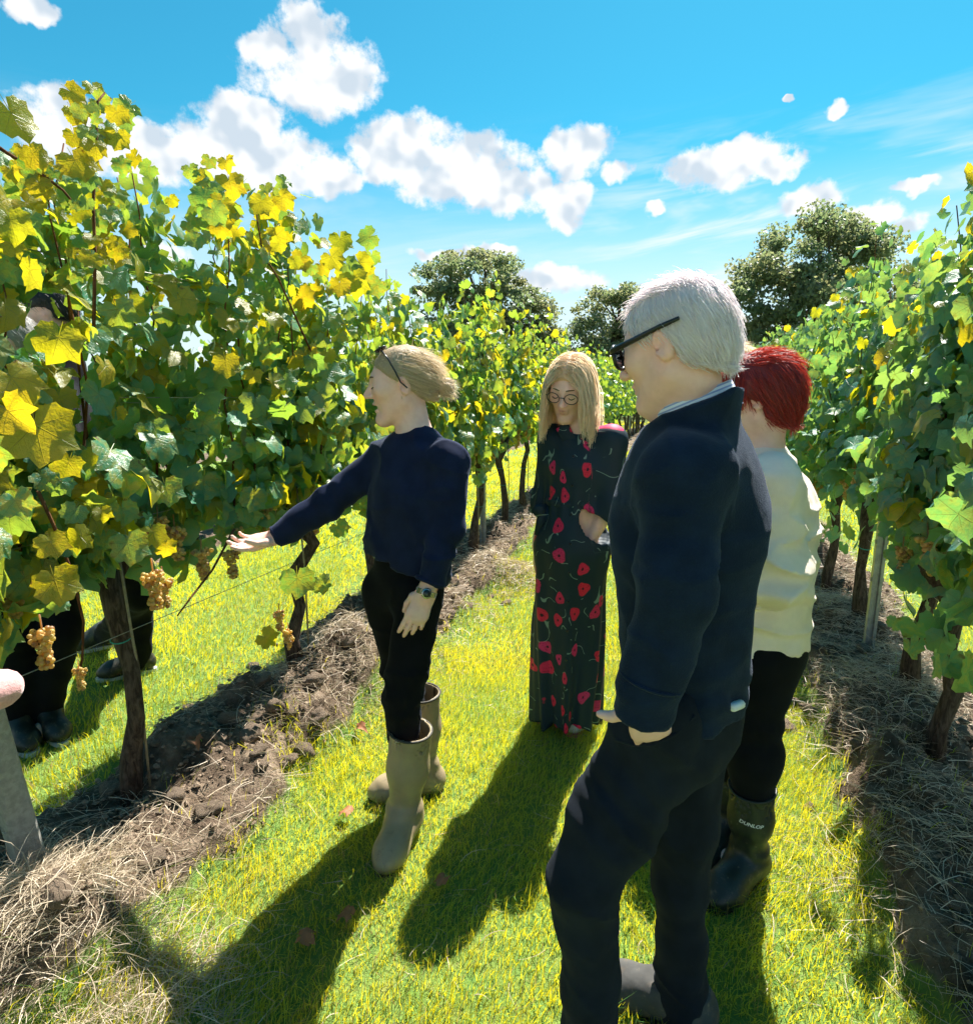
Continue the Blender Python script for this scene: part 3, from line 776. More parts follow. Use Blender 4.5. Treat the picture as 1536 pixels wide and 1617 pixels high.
# leaves and bunches that stand out in the row the woman reaches into
def at_s(px, py, s):
    a, b = (px-768)/1000.0, (py-808)/1000.0; fw, dn = CP - b*SP, b*CP + SP; t = s/(a*VX + fw*VY)
    return np.array((a*t, fw*t, CAM_H - dn*t)), t
VINE_ROOTS = [o for o in COL.objects if o.name.startswith('grapevine')][:6]
def show_leaf(px, py, size, s, roll=0.0, yellow=True, tilt=(0, 0), seed=0):
    p, t = at_s(px, py, s); g = np.random.default_rng(int(px*7+py)); r_, _ = to_rs(p[0], p[1]); k = int(np.argmin([abs(r_-q) for q in LEFT_R[:6]])); root = VINE_ROOTS[k]
    n = nrm3(np.array((-p[0]*.55+tilt[0]+g.normal(0, .22), -p[1]*.55+g.normal(0, .2), .35+tilt[1]+g.normal(0, .2)))); tip = np.array((math.sin(roll), 0, -math.cos(roll)))
    M = frames(n[None], tip[None])[0]; S = size/1000.0*t/1.95
    o = bpy.data.objects.new('leaf', LEAF_ME[int(g.integers(6)) + (6 if yellow else 0)]); COL.objects.link(o); o.parent = root
    m4 = Matrix((M*S).tolist()).to_4x4(); m4.translation = Vector(p - np.array(root.location) - M[:, 1]*S*.35); o.matrix_local = m4
def nrm3(v): return v/np.linalg.norm(v)
for q in ((30, 195, 92, -1.42, .9, 1), (122, 150, 52, -1.55, 1.2, 1), (126, 182, 50, -1.55, .9, 1), (186, 185, 46, -1.6, .1, 1), (184, 222, 48, -1.6, -.1, 1), (122, 222, 46, -1.6, .6, 1), (126, 264, 74, -1.55, .5, 1), (60, 252, 56, -1.5, .8, 1), (192, 265, 40, -1.6, 0, 0),
          (20, 360, 74, -1.42, .2, 1), (45, 440, 80, -1.45, -.3, 1), (88, 548, 92, -1.42, -.4, 1), (30, 610, 100, -1.38, .6, 1), (62, 695, 135, -1.40, .1, 1), (25, 660, 90, -1.36, .8, 1), (105, 740, 60, -1.45, -.5, 1), (85, 865, 64, -1.45, .3, 1), (118, 852, 58, -1.48, -1.0, 1), (92, 930, 88, -1.42, .2, 1), (30, 800, 70, -1.4, .4, 0),
          (358, 580, 54, -1.50, .1, 1), (365, 295, 58, -1.6, .2, 1), (320, 320, 60, -1.6, -.3, 0), (245, 850, 56, -1.52, .2, 1), (262, 868, 44, -1.52, -.1, 1), (265, 780, 64, -1.55, .2, 0), (205, 870, 76, -1.52, .1, 0), (560, 450, 60, -1.55, .2, 1), (420, 330, 60, -1.6, -.4, 1), (440, 380, 50, -1.6, .5, 1), (540, 385, 50, -1.6, .2, 1), (425, 1010, 46, -1.6, .9, 1), (470, 925, 70, -1.55, 0, 0), (508, 925, 44, -1.55, .3, 0)):
    show_leaf(q[0], q[1], q[2], q[3], q[4], bool(q[5]))
_g = np.random.default_rng(404)
for bx, by, sx, sy, k in ((150, 330, 60, 110, 34), (60, 300, 60, 60, 16), (150, 200, 35, 55, 14), (330, 330, 60, 60, 22), (430, 360, 40, 60, 18), (90, 820, 80, 120, 22), (550, 430, 60, 40, 14)):
    for _ in range(k): show_leaf(bx + _g.normal(0, sx*.55), by + _g.normal(0, sy*.55), _g.uniform(26, 52), _g.uniform(-1.72, -1.5), _g.uniform(-1.2, 1.2), _g.random() < .5)
# the shoot that rises above the row, and the arching one before it
for pts in (((148, 520), (150, 400), (147, 320), (152, 240), (154, 160), (165, 146)), ((-40, 205), (10, 240), (60, 270), (100, 300), (128, 335)), ((60, 775), (85, 830), (112, 900), (132, 980), (130, 1040), (122, 1075)), ((500, 575), (440, 440), (415, 400), (402, 320)), ((370, 835), (335, 900), (300, 945), (280, 972))):
    V, F = tube([at_s(a, b, -1.58)[0] for a, b in pts], np.linspace(.0048, .0026, len(pts)), 6)
    root = VINE_ROOTS[1]; obj('cane', mesh_np('cane', V-np.array(root.location), quads_tris(F)), MAT['cane'], root)
for q in ((240, 895, -1.56, .95), (256, 905, -1.60, .8), (318, 862, -1.66, .9), (364, 862, -1.68, .9), (372, 825, -1.72, .8), (64, 985, -1.56, .85), (124, 1050, -1.55, .5), (440, 960, -1.6, .7), (455, 990, -1.6, .7)):
    p, t = at_s(q[0], q[1], q[2]); root = VINE_ROOTS[1 if q[0] < 400 else 2]; o = obj('grape_bunch', GRAPE_ME[int(q[0]) % 4], None, root); o.location = Vector(p) - root.location; o.scale = (q[3],)*3; o.rotation_euler = (0, 0, q[0])
# the next rows on either side
for s0, rr, lab, fc, gname in ((SL-GAP, np.arange(1.0, ROW_END, 1.15), 'grapevine of the further row glimpsed between the leaves above the two men', 1, 'vines in the further row behind the two men'),
                        (SR+GAP, np.arange(3.0, ROW_END, 1.25), 'grapevine of the further row beyond the cream sweater, mostly hidden', -1, 'vines in the further row beyond the cream sweater')):
    for k, r in enumerate(rr):
        build_vine(float(r), s0, 500+k+int(s0*10), lab, gname, 0, 280 if r < 12 else 150, 2.05, fc, detail=False)

# trellis: wires and posts
def wire(s0, z, r0, r1, name_row, nth, off=0.0):
    pts = []
    for k, r in enumerate(np.linspace(r0, r1, 28)):
        p = rs(r, s0+off); p[2] = z + .012*math.sin(r*1.3+z*9); pts.append(p)
    V, F = tube(pts, .0016, 4); o = obj('trellis_wire', mesh_np('trellis_wire', V, quads_tris(F)), MAT['wire'])
    tag(o, f'thin trellis wire, {nth} from the ground, along the row {name_row}', 'wire', 'trellis wires')
for s0, rowname in ((SL, 'the woman reaches into'), (SR, 'behind the cream sweater')):
    for nth, (z, off) in zip(ORD, ((.72, .0), (1.12, .03), (1.50, -.05), (1.52, .06), (1.92, .05), (1.93, -.05))):
        wire(s0, z, -.8, ROW_END-.5, rowname, nth, off)
def steel_post(r, s0, label, group, h=1.86):
    b = rs(r, s0); b[2] = float(height(b[:1], b[1:2])[0]) - .05
    # folded channel profile
    pr = np.array([(-.024, .018), (-.024, -.018), (-.010, -.018), (-.006, -.006), (.006, -.006), (.010, -.018), (.024, -.018), (.024, .018), (.021, .018), (.021, -.015), (.011, -.015), (.008, -.003), (-.008, -.003), (-.011, -.015), (-.021, -.015), (-.021, .018)])
    n = len(pr); V = np.array([(x, y, z) for z in (0, h) for x, y in pr])
    ca, sa = UY, -UX
    V[:, :2] = V[:, :2] @ np.array([[ca, sa], [-sa, ca]])
    F = np.array([(j, (j+1) % n, n+(j+1) % n, n+j) for j in range(n)])
    root = obj('trellis_post', mesh_np('trellis_post', V, F, False), MAT['galvanised']); root.location = tuple(b); tag(root, label, 'post', group)
    hooks = []
    for z in np.arange(.45, h-.05, .2):
        for sg in (-1, 1): hooks.append(box_np((sg*.026, -.004, z), (.008, .014, .02)))
    V, F = join_np(hooks); V[:, :2] = V[:, :2] @ np.array([[ca, sa], [-sa, ca]])
    obj('wire_hooks', mesh_np('wire_hooks', V, F, False), MAT['galvanised'], root)
for k, r in enumerate((5.52, 10.3, 15.2, 20.2)):
    steel_post(r, SL+.0, ('galvanised channel post standing in the straw mound behind the talking woman' if k == 0 else f'{ORD[k]} galvanised trellis post along the row behind the talking woman'), 'trellis posts')
for k, r in enumerate((3.62, 8.3, 13.1, 18.1)):
    steel_post(r, SR-.02, ('galvanised channel post among grapes in the row behind the cream sweater' if k == 0 else f'{ORD[k]} galvanised trellis post along the row behind the cream sweater'), 'trellis posts')
# concrete end post: square, chamfered, leaning, with wire staples
def concrete_post():
    c = gp(66, 1425, .03); top = at(-34, 1085, c[1]-.02) ; top = np.array(top)
    ax = (top-c); L = np.linalg.norm(ax); ax /= L
    e1 = np.array((.86, -.5, 0)); e1 -= ax*np.dot(e1, ax); e1 /= np.linalg.norm(e1); e2 = np.cross(ax, e1)
    Rm = np.stack([e1, e2, ax], -1)
    Lp = 1.05
    V, F = box_np((0, 0, Lp/2-.08), (.070, .070, Lp+.1), bev=.009)
    V = V + vnoise(V*30)[:, None]*.0012
    V = V @ Rm.T
    o = obj('concrete_post', mesh_np('concrete_post', V, F, False), MAT['concrete']); o.location = tuple(c)
    tag(o, 'leaning square grey concrete post with wire staples at the picture edge', 'post')
    for z in (.16, .28, .38, .52, .66):
        for q in (-.022, .02):
            V, F = tube(np.array([(q-.012, -.038, z), (q-.008, -.045, z+.002), (q+.008, -.045, z+.006), (q+.012, -.038, z+.006)]) @ Rm.T, .0016, 5)
            obj('staple', mesh_np('staple', V, quads_tris(F)), MAT['galvanised'], o)
    pts = [(-.25, -.048, .34), (-.1, -.046, .345), (.0, -.048, .35), (.03, -.050, .34), (.045, -.056, .352)]
    V, F = tube(np.array(pts) @ Rm.T, .0018, 5); obj('wire_end', mesh_np('wire_end', V, quads_tris(F)), MAT['galvanised'], o)
concrete_post()

# fallen leaves on the grass
for px, py, lab, mt in ((548, 1297, 'reddish fallen leaf on the grass beside the far olive boot', 'dead_leaf'), (700, 1412, 'brown fallen leaf in the shadow of the lady in the dress', 'dead_leaf'), (482, 1502, 'orange fallen leaf in the shadow of the talking woman', 'dead_leaf'),
                        (548, 1468, 'curled brown leaf on sunlit grass near the bottom of the picture', 'dead_leaf'), (570, 1165, 'red leaf on the straw before the far olive boot', 'dead_leaf'), (318, 1258, 'pale dry leaf on dark soil beside the first trunk', 'dead_leaf')):
    p = gp(px, py); V, T, uv = LEAF_V[px % 6]; V = V*.035; V[:, 2] = V[:, 2]*2.2 + .02; a = px*1.0; ca, sa = math.cos(a), math.sin(a)
    me = mesh_np('fallen_leaf', V, T, True, uv=uv); me.materials.append(MAT[mt]); o = obj('fallen_leaf', me); o.location = (p[0], p[1], float(height(p[:1], p[1:2])[0]) + .028); o.rotation_euler = (.25, .2, a); tag(o, lab, 'leaf', 'fallen leaves')
# ------------------------------------------------------------------ trees beyond the vineyard
def tree(name, label, base, h, lobes, n_leaf, leaf, seed, trunk_r=.35, group='oaks beyond the vineyard'):
    """lobes: (dx, dy, z, radius, radius z) of the crown's masses"""
    g = np.random.default_rng(seed)
    root = empty(name, tuple(base)); tag(root, label, 'tree', group)
    tp = [(0, 0, -.3), (g.normal(0, .1), 0, h*.15), (g.normal(0, .2), g.normal(0, .1), h*.32), (g.normal(0, .3), 0, h*.55), (g.normal(0, .4), 0, h*.8)]
    V, F = trunk_mesh(tp, trunk_r*np.array([1.3, 1.0, .8, .5, .15]), seed*1.1, 10)
    obj('trunk', mesh_np('trunk', V, quads_tris(F)), MAT['oak_bark'], root)
    cl = []
    tot = sum(l[3]**2 for l in lobes)
    for (dx, dy, z, r, rz) in lobes:
        k = int(150*r*r/tot)+6
        d = g.normal(0, 1, (k, 3)); d /= np.linalg.norm(d, axis=1)[:, None]
        rad = g.uniform(.55, 1.05, k)[:, None]
        cl.append(np.array((dx, dy, z)) + d*rad*np.array((r, r, rz)))
    cl = np.concatenate(cl); limbs = []
    for i in g.choice(len(cl), min(70, len(cl)), replace=False):
        e = cl[i]; t0 = g.uniform(.25, .8); s = np.array([np.interp(t0*h*.8, [p[2] for p in tp], [p[j] for p in tp]) for j in range(3)])
        m = (s+e)/2 + np.array((0, 0, -.12*h*g.random())) + g.normal(0, .25, 3)
        q = np.array([s, s*.6+m*.4+np.array((0, 0, .1)), m, (m+e)/2 + g.normal(0, .12, 3), e])
        V, F = tube(q, trunk_r*np.array([.34, .27, .2, .12, .04])*g.uniform(.4, 1), 5, cap=False); limbs.append((V, F))
    V, F = join_np(limbs); obj('limbs', mesh_np('limbs', V, F), MAT['oak_bark'], root)
    n = n_leaf
    ci = g.integers(0, len(cl), n)
    cs = g.uniform(.35, .8, len(cl))*(h/9.0)
    d = g.normal(0, 1, (n, 3)); d /= np.linalg.norm(d, axis=1)[:, None]
    P = cl[ci] + d*(g.random(n)**.5*cs[ci])[:, None]*np.array((1.15, 1.15, .7))
    nn = g.normal(0, 1, (n, 3)) + np.array((0, 0, .5)); tp_ = g.normal(0, 1, (n, 3)); M = frames(nn, tp_)
    S = leaf*g.uniform(.6, 1.3, n)
    q = np.array([(0, -.5, 0), (.42, .0, .05), (0, .6, 0), (-.42, 0, .05)])
    V = np.einsum('nij,kj->nki', M, q)*S[:, None, None] + P[:, None, :]
    F = np.arange(n*4).reshape(-1, 4)
    tone = np.clip(g.random(len(cl))[ci]*.8 + g.normal(0, .2, n) + (P[:, 2] > 0)*0, 0, 1)
    C = np.repeat(np.stack([tone, g.random(n)*.88, g.random(n)], -1), 4, axis=0)
    obj('crown', mesh_np('crown', V.reshape(-1, 3), F, False, col=C), MAT['tree_leaf'], root)
def tree_at(px, Y): p = at(px, 610, Y); return np.array((p[0], p[1], float(height(p[:1], p[1:2])[0])))
tree('oak_tree', 'tallest broad oak standing above the red-haired head', tree_at(1282, 37), 12.4, [(0, 0, 8.6, 3.2, 2.8), (-3.2, 0, 6.4, 2.6, 2.6), (3.3, .5, 6.9, 2.6, 2.5), (-1.0, -1.5, 5.0, 3.0, 2.4), (1.6, .6, 9.6, 1.9, 1.5), (2.8, 0, 4.2, 2.6, 2.0), (-4.0, 0, 3.4, 2.0, 1.9)], 46000, .19, 41, .42)
tree('oak_tree', 'rounded oak behind the vine tops above the blonde head of the talking woman', tree_at(758, 44), 11.4, [(0, 0, 8.5, 2.9, 2.1), (2.6, 0, 7.0, 2.3, 1.9), (-2.6, 0, 7.4, 2.0, 2.0), (4.0, 0, 4.4, 1.8, 1.6), (-.5, 0, 4.6, 3.4, 2.2)], 34000, .20, 42, .4)
tree('oak_tree', 'small low tree filling the dip beside the rounded oak', tree_at(846, 46), 6.6, [(0, 0, 4.0, 1.7, 1.6), (1.2, 0, 3.0, 1.4, 1.4)], 7000, .25, 43, .2)
tree('oak_tree', 'open crowned oak with bare twigs between the lady in the dress and the white-haired man', tree_at(965, 42), 9.6, [(-.3, 0, 6.4, 2.2, 1.7), (1.8, 0, 6.2, 1.8, 1.5), (-1.9, 0, 4.4, 1.7, 1.6), (.6, 0, 3.6, 2.6, 1.9), (3.4, 0, 5.0, 1.8, 1.7)], 19000, .18, 44, .34)
tree('oak_tree', 'wide dark oak seen past the back of the white-haired man', tree_at(1120, 47), 8.2, [(0, 0, 5.0, 2.8, 2.1), (2.4, 0, 4.2, 2.2, 1.8), (-2.0, 0, 4.0, 2.0, 1.6)], 16000, .22, 45, .3)
tree('oak_tree', 'distant oak hidden by the leaves of the row behind the cream sweater', tree_at(1500, 46), 8.5, [(0, 0, 5.6, 2.8, 2.1), (2.0, 0, 4.2, 2.4, 2.0), (-2.4, 0, 4.0, 2.0, 1.8)], 10000, .27, 46, .3)
def hedge():
    g = np.random.default_rng(77); n = 15000
    x = g.uniform(-30, 42, n); d = 33 + .12*x + g.normal(0, .7, n)
    top = 2.0 + fbm2(x, x*0, .25, 3, 4.4)*.9
    z = g.random(n)**.7*top
    P = np.stack([x, d, z+.1+.004*np.clip(d-34, 0, None)], -1)
    M = frames(g.normal(0, 1, (n, 3)), g.normal(0, 1, (n, 3))); S = .32*g.uniform(.6, 1.3, n)
    q = np.array([(0, -.5, 0), (.42, .0, .05), (0, .6, 0), (-.42, 0, .05)])
    V = np.einsum('nij,kj->nki', M, q)*S[:, None, None] + P[:, None, :]
    C = np.repeat(np.stack([g.random(n), g.random(n)*.88, g.random(n)], -1), 4, axis=0)
    o = obj('hedge', mesh_np('hedge', V.reshape(-1, 3), np.arange(n*4).reshape(-1, 4), False, col=C), MAT['tree_leaf'])
    tag(o, 'dark boundary hedge at the far end of the vine rows', 'hedge', kind='stuff')
hedge()
# ------------------------------------------------------------------ figures: bodies and clothes grown as one smooth surface each
def nrm(v): v = np.asarray(v, float); return v/(np.linalg.norm(v)+1e-12)
def basis(f, up=(0, 0, 1)):
    """columns right, forward, up for someone looking along f"""
    f = nrm(f); r = nrm(np.cross(f, up)); u = np.cross(r, f)
    return np.stack([r, f, u], -1)
def smin(a, b, k):
    if k <= 0: return np.minimum(a, b)
    h = np.maximum(k-np.abs(a-b), 0)/k
    return np.minimum(a, b) - h*h*k*.25
def smax(a, b, k): return -smin(-a, -b, k)
class Sdf:
    def __init__(s): s.it = []; s.post = None
    def add(s, f, k=.03, op='u'): s.it.append((f, k, op)); return s
    def cone(s, a, b, ra, rb, k=.03, op='u'):
        a = np.asarray(a, float); ab = np.asarray(b, float)-a; l2 = ab@ab+1e-12
        def f(P):
            q = P-a; h = np.clip(q@ab/l2, 0, 1)
            return np.sqrt(np.maximum(((q-h[:, None]*ab)**2).sum(1), 0)) - (ra+(rb-ra)*h)
        return s.add(f, k, op)
    def chain(s, pts, rad, k=.03):
        for i in range(len(pts)-1): s.cone(pts[i], pts[i+1], rad[i], rad[i+1], k)
        return s
    def flat(s, a, b, ra, rb, axis, sc, k=.04, op='u'):
        """cone squashed along axis"""
        a = np.asarray(a, float); ax = nrm(axis); m = 1/sc-1
        st = lambda q: q + np.outer(q@ax, ax)*m
        ab = st((np.asarray(b, float)-a)[None])[0]; l2 = ab@ab+1e-12
        def f(P):
            q = st(P-a); h = np.clip(q@ab/l2, 0, 1)
            return (np.sqrt(((q-h[:, None]*ab)**2).sum(1)) - (ra+(rb-ra)*h))*(.5+.5*sc)
        return s.add(f, k, op)
    def ell(s, c, r, M=None, k=.03, op='u'):
        c = np.asarray(c, float); r = np.asarray(r, float)
        def f(P):
            q = P-c
            if M is not None: q = q@M
            k0 = np.sqrt(((q/r)**2).sum(1)); k1 = np.sqrt(((q/(r*r))**2).sum(1))+1e-9
            return k0*(k0-1)/k1
        return s.add(f, k, op)
    def plane(s, p, n, k=.0):
        """cut away everything on the side n points to"""
        p = np.asarray(p, float); n = nrm(n)
        return s.add(lambda P: (P-p)@n, k, 'i')
    def sub(s, o, M, sc, other, rad, k=.02):
        o = np.asarray(o, float)
        def f(P):
            q = P-o; d = np.sqrt((q*q).sum(1)); out = d-rad*.8; m = d < rad
            if m.any(): out[m] = other.ev((q[m]@M)/sc)*sc
            return out
        return s.add(f, k)
    def ev(s, P):
        d = None
        for f, k, op in s.it:
            e = f(P)
            if d is None: d = e
            elif op == 'u': d = smin(d, e, k)
            elif op == 's': d = smax(d, -e, k)
            else: d = smax(d, e, k)
        return d if s.post is None else s.post(P, d)
def skin_of(f, lo, hi, h):
    """surface nets on a grid of step h, evaluated only near the surface"""
    lo = np.asarray(lo, float); n = np.ceil((np.asarray(hi)-lo)/h).astype(int); B = 8
    n = ((n+B)//B)*B
    nb = n//B
    F = np.empty(n, np.float32)
    c = np.stack(np.meshgrid(*[np.arange(k) for k in nb], indexing='ij'), -1).reshape(-1, 3)
    ctr = lo + (c*B + (B-1)/2)*h
    dc = f(ctr)
    F4 = F.reshape(nb[0], B, nb[1], B, nb[2], B).transpose(0, 2, 4, 1, 3, 5)
    Fb = np.repeat(dc.astype(np.float32), B**3).reshape(*nb, B, B, B)
    act = np.where(np.abs(dc) < B*h*.87*1.45 + .012)[0]
    loc = np.stack(np.meshgrid(*[np.arange(B)]*3, indexing='ij'), -1).reshape(-1, 3)*h
    for st in range(0, len(act), 400):
        a = act[st:st+400]
        P = (lo + c[a]*B*h)[:, None, :] + loc[None]
        v = f(P.reshape(-1, 3)).astype(np.float32).reshape(len(a), B, B, B)
        Fb[c[a, 0], c[a, 1], c[a, 2]] = v
    F = Fb.transpose(0, 3, 1, 4, 2, 5).reshape(n)
    S = F < 0
    cnt = sum(S[i:n[0]-1+i, j:n[1]-1+j, k:n[2]-1+k].astype(np.int8) for i in (0, 1) for j in (0, 1) for k in (0, 1))
    ci = np.argwhere((cnt > 0) & (cnt < 8))
    idx = np.full(cnt.shape, -1, np.int32); idx[ci[:, 0], ci[:, 1], ci[:, 2]] = np.arange(len(ci))
    acc = np.zeros((len(ci), 3)); num = np.zeros(len(ci))
    cor = [(i, j, k) for i in (0, 1) for j in (0, 1) for k in (0, 1)]
    val = {q: F[ci[:, 0]+q[0], ci[:, 1]+q[1], ci[:, 2]+q[2]] for q in cor}
    for q in cor:
        for ax in range(3):
            if q[ax]: continue
            w = list(q); w[ax] = 1; w = tuple(w)
            a, b = val[q], val[w]; m = (a < 0) != (b < 0)
            t = np.where(m, a/(a-b+1e-12), 0)
            p = np.tile(np.array(q, float), (len(ci), 1)); p[:, ax] = t
            acc[m] += p[m]; num[m] += 1
    V = lo + (ci + acc/num[:, None])*h
    Q = []
    for ax in range(3):
        u, v = [(1, 2), (2, 0), (0, 1)][ax]
        sl0 = [slice(None)]*3; sl1 = [slice(None)]*3; sl0[ax] = slice(0, -1); sl1[ax] = slice(1, None)
        A, Bm = S[tuple(sl0)], S[tuple(sl1)]
        e = np.argwhere(A != Bm)
        e = e[(e[:, u] > 0) & (e[:, v] > 0) & (e[:, u] < n[u]-1) & (e[:, v] < n[v]-1)]
        if not len(e): continue
        def cell(du, dv):
            w = e.copy(); w[:, u] += du; w[:, v] += dv; return idx[w[:, 0], w[:, 1], w[:, 2]]
        q = np.stack([cell(-1, -1), cell(0, -1), cell(0, 0), cell(-1, 0)], -1)
        flip = ~A[e[:, 0], e[:, 1], e[:, 2]]
        q[flip] = q[flip][:, ::-1]
        Q.append(q)
    Q = np.concatenate(Q); Q = Q[(Q >= 0).all(1)]
    return V, Q
def worigin(o):
    p = np.zeros(3)
    while o is not None: p = p + np.array(o.location); o = o.parent
    return p
def hit(px, py, S, t0=.4, t1=5.0):
    """where the sight line through a photograph pixel meets a shape, and the surface normal there"""
    a = at(px, py, 1.0); d = nrm(a-np.array((0, 0, CAM_H))); t = t0
    for _ in range(200):
        p = np.array((0, 0, CAM_H)) + d*t; v = float(S.ev(p[None])[0])
        if v < .0006 or t > t1: break
        t += max(v*.6, .0005)
    e = .004; g = np.array([float(S.ev((p+e*q)[None])[0]-S.ev((p-e*q)[None])[0]) for q in np.eye(3)])
    return p, nrm(g)
def grow(name, sdf, pts, margin, h, mat, parent, uvf=None, colf=None, keep=None):
    """pts: points the shape reaches, margin: its largest radius round them; mesh in the coordinates of the parent"""
    pts = np.asarray(pts, float)
    V, Q = skin_of(sdf.ev, pts.min(0)-margin, pts.max(0)+margin, h)
    if keep is not None:
        ok = keep(V); Q = Q[ok[Q].all(1)]
        used = np.zeros(len(V), bool); used[Q] = True; mp = np.cumsum(used)-1; V = V[used]; Q = mp[Q]
    uv = uvf(V) if uvf else None; col = colf(V) if colf else None
    o0 = worigin(parent)
    return obj(name, mesh_np(name, V-o0, Q, True, uv=uv, col=col), mat, parent)
def put(name, VF, mat, parent, smooth=True, col=None):
    V, F = VF; o0 = worigin(parent)
    F = np.asarray(F)
    return obj(name, mesh_np(name, np.asarray(V)-o0, quads_tris(F) if F.shape[1] == 4 else F, smooth, col=col), mat, parent)

def crease(P, sc, amp, pw=4.0, seed=0.0):
    """sharp soft-edged creases running along the stretched axis of sc"""
    q = P*np.asarray(sc) + seed; q = q + .35*np.stack([vnoise(q*.7+3.1), vnoise(q*.7+7.7), vnoise(q*.7+1.9)], -1)
    return -amp*(1-np.abs(vnoise(q)))**pw
def head_sdf(female=True, mouth=0.0, nose=1.0, lids=True):
    H = Sdf(); w = .96 if female else 1.0
    H.ell((0, -.016, .030), (.075*w, .097, .084))
    H.ell((0, .022, -.030), (.058*w, .064, .080), k=.04)
    jw = .020 if female else .025
    for s in (-1, 1):
        H.cone((s*.047*w, -.006, -.052), (s*.014, .060, -.096 - mouth*.010), jw, jw*.8, k=.03)
        H.cone((s*.010, .077, .028), (s*.040, .064, .025), .009 if female else .011, .009, k=.02)
        H.ell((s*.040, .056, -.014), (.020, .022, .018), k=.03)
    H.ell((0, .072, -.094 - mouth*.012), (.021 if female else .026, .017, .016), k=.022)
    n = nose
    H.cone((0, .084, .016), (0, .086+.021*n, -.021), .0062, .0100, k=.012)
    H.ell((0, .085+.022*n, -.025), (.0095, .0095, .0085), k=.008)
    for s in (-1, 1): H.ell((s*.0115, .095, -.028), (.0078, .009, .0066), k=.007)
    for s in (-1, 1): H.ell((s*.031, .094, .007), (.017, .013, .0105), k=.012, op='s')
    if lids:
        for s in (-1, 1): H.ell((s*.031, .0725, .006), (.0145, .0135, .0130), k=.003)
    H.ell((0, .087, -.051), (.021, .0085, .0060), k=.007)
    H.ell((0, .084 - mouth*.003, -.0625 - mouth*.013), (.018, .0085, .0068), k=.007)
    H.ell((0, .094, -.0568 - mouth*.007), (.0205, .012 + mouth*.012, .0014 + mouth*.0085), k=.003, op='s')
    for s in (-1, 1):
        e = basis((s*.35, 1.0, -.18)) if s > 0 else basis((s*.35, 1.0, -.18))
        H.ell((s*.078*w, -.014, -.004), (.0085, .019, .031), M=e, k=.006)
        H.ell((s*.087*w, -.008, -.002), (.0085, .0105, .019), M=e, k=.004, op='s')
    return H
def head_colour(o, M, sc, lips=(.42, .13, .12), tone=(.92, .58, .48)):
    def f(V):
        q = ((V-o)@M)/sc
        c = np.tile(np.array([tone]), (len(V), 1))
        nz = vnoise(q*60)[:, None]*.02 + vnoise(q*22+5)[:, None]*np.array([[.02, -.02, -.015]]) - np.clip(vnoise(q*150), .45, 1)[:, None]*.05 + .0225
        def blob(cx, cy, cz, rx, ry, rz): return np.exp(-(((q[:, 0]-cx)/rx)**2 + ((q[:, 1]-cy)/ry)**2 + ((q[:, 2]-cz)/rz)**2))[:, None]
        ch = blob(.038, .06, -.025, .02, .03, .018) + blob(-.038, .06, -.025, .02, .03, .018) + blob(0, .108, -.022, .012, .012, .012) + blob(.08, -.01, 0, .02, .03, .04)*.8 + blob(-.08, -.01, 0, .02, .03, .04)*.8
        c = c + np.clip(ch, 0, 1)*np.array([[.04, -.045, -.04]])
        lp = np.clip(blob(0, .094, -.051, .017, .012, .0045) + blob(0, .091, -.0635, .015, .012, .0055), 0, 1)
        c = c*(1-lp*.85) + np.array([lips])*lp*.85
        return np.clip(c + nz, 0, 1)
    return f
def hand_sdf(curl=(.25, .3, .35, .4), curl2=None, thumb=((.030, .020, -.006), (.052, .048, -.016), (.058, .078, -.024)), spread=.0, stub=.045):
    """fingers along +y, back of the hand +z, thumb on +x; wrist at the origin"""
    S = Sdf()
    S.cone((0, -stub, 0), (0, .005, 0), .024, .025, .02)
    S.flat((0, .01, 0), (0, .06, 0), .030, .036, (0, 0, 1), .42, .02)
    xs = (.027, .0095, -.0085, -.0255); Ls = (.070, .078, .072, .056); rr = (.0088, .0090, .0086, .0076); ys = (.078, .083, .079, .071)
    for i in range(4):
        S.cone((xs[i]*.55, .02, .002), (xs[i], ys[i], .001), .010, rr[i]+.0008, .008)
        p = np.array((xs[i], ys[i], .001)); a = 0.0; sp = spread*(1.5-i)
        for k, fr in enumerate((.48, .30, .24)):
            a += (curl if k == 0 or curl2 is None else curl2)[i]
            d = np.array((math.sin(sp)*.6, math.cos(a), -math.sin(a))); q = p + nrm(d)*Ls[i]*fr
            S.cone(p, q, rr[i]*(1-.09*k), rr[i]*(1-.09*(k+1)), .0035); p = q
    t = [np.array(q) for q in thumb]
    S.cone((.012, .012, -.002), t[0], .015, .014, .012); S.cone(t[0], t[1], .0125, .0105, .006); S.cone(t[1], t[2], .0103, .0085, .004)
    return S
def hand_frame(d, back, mirror=False):
    y = nrm(d); z = nrm(np.asarray(back, float) - y*np.dot(back, y)); x = np.cross(y, z)
    M = np.stack([x, y, z], -1)
    if mirror: M = np.stack([-x, y, z], -1)
    return M
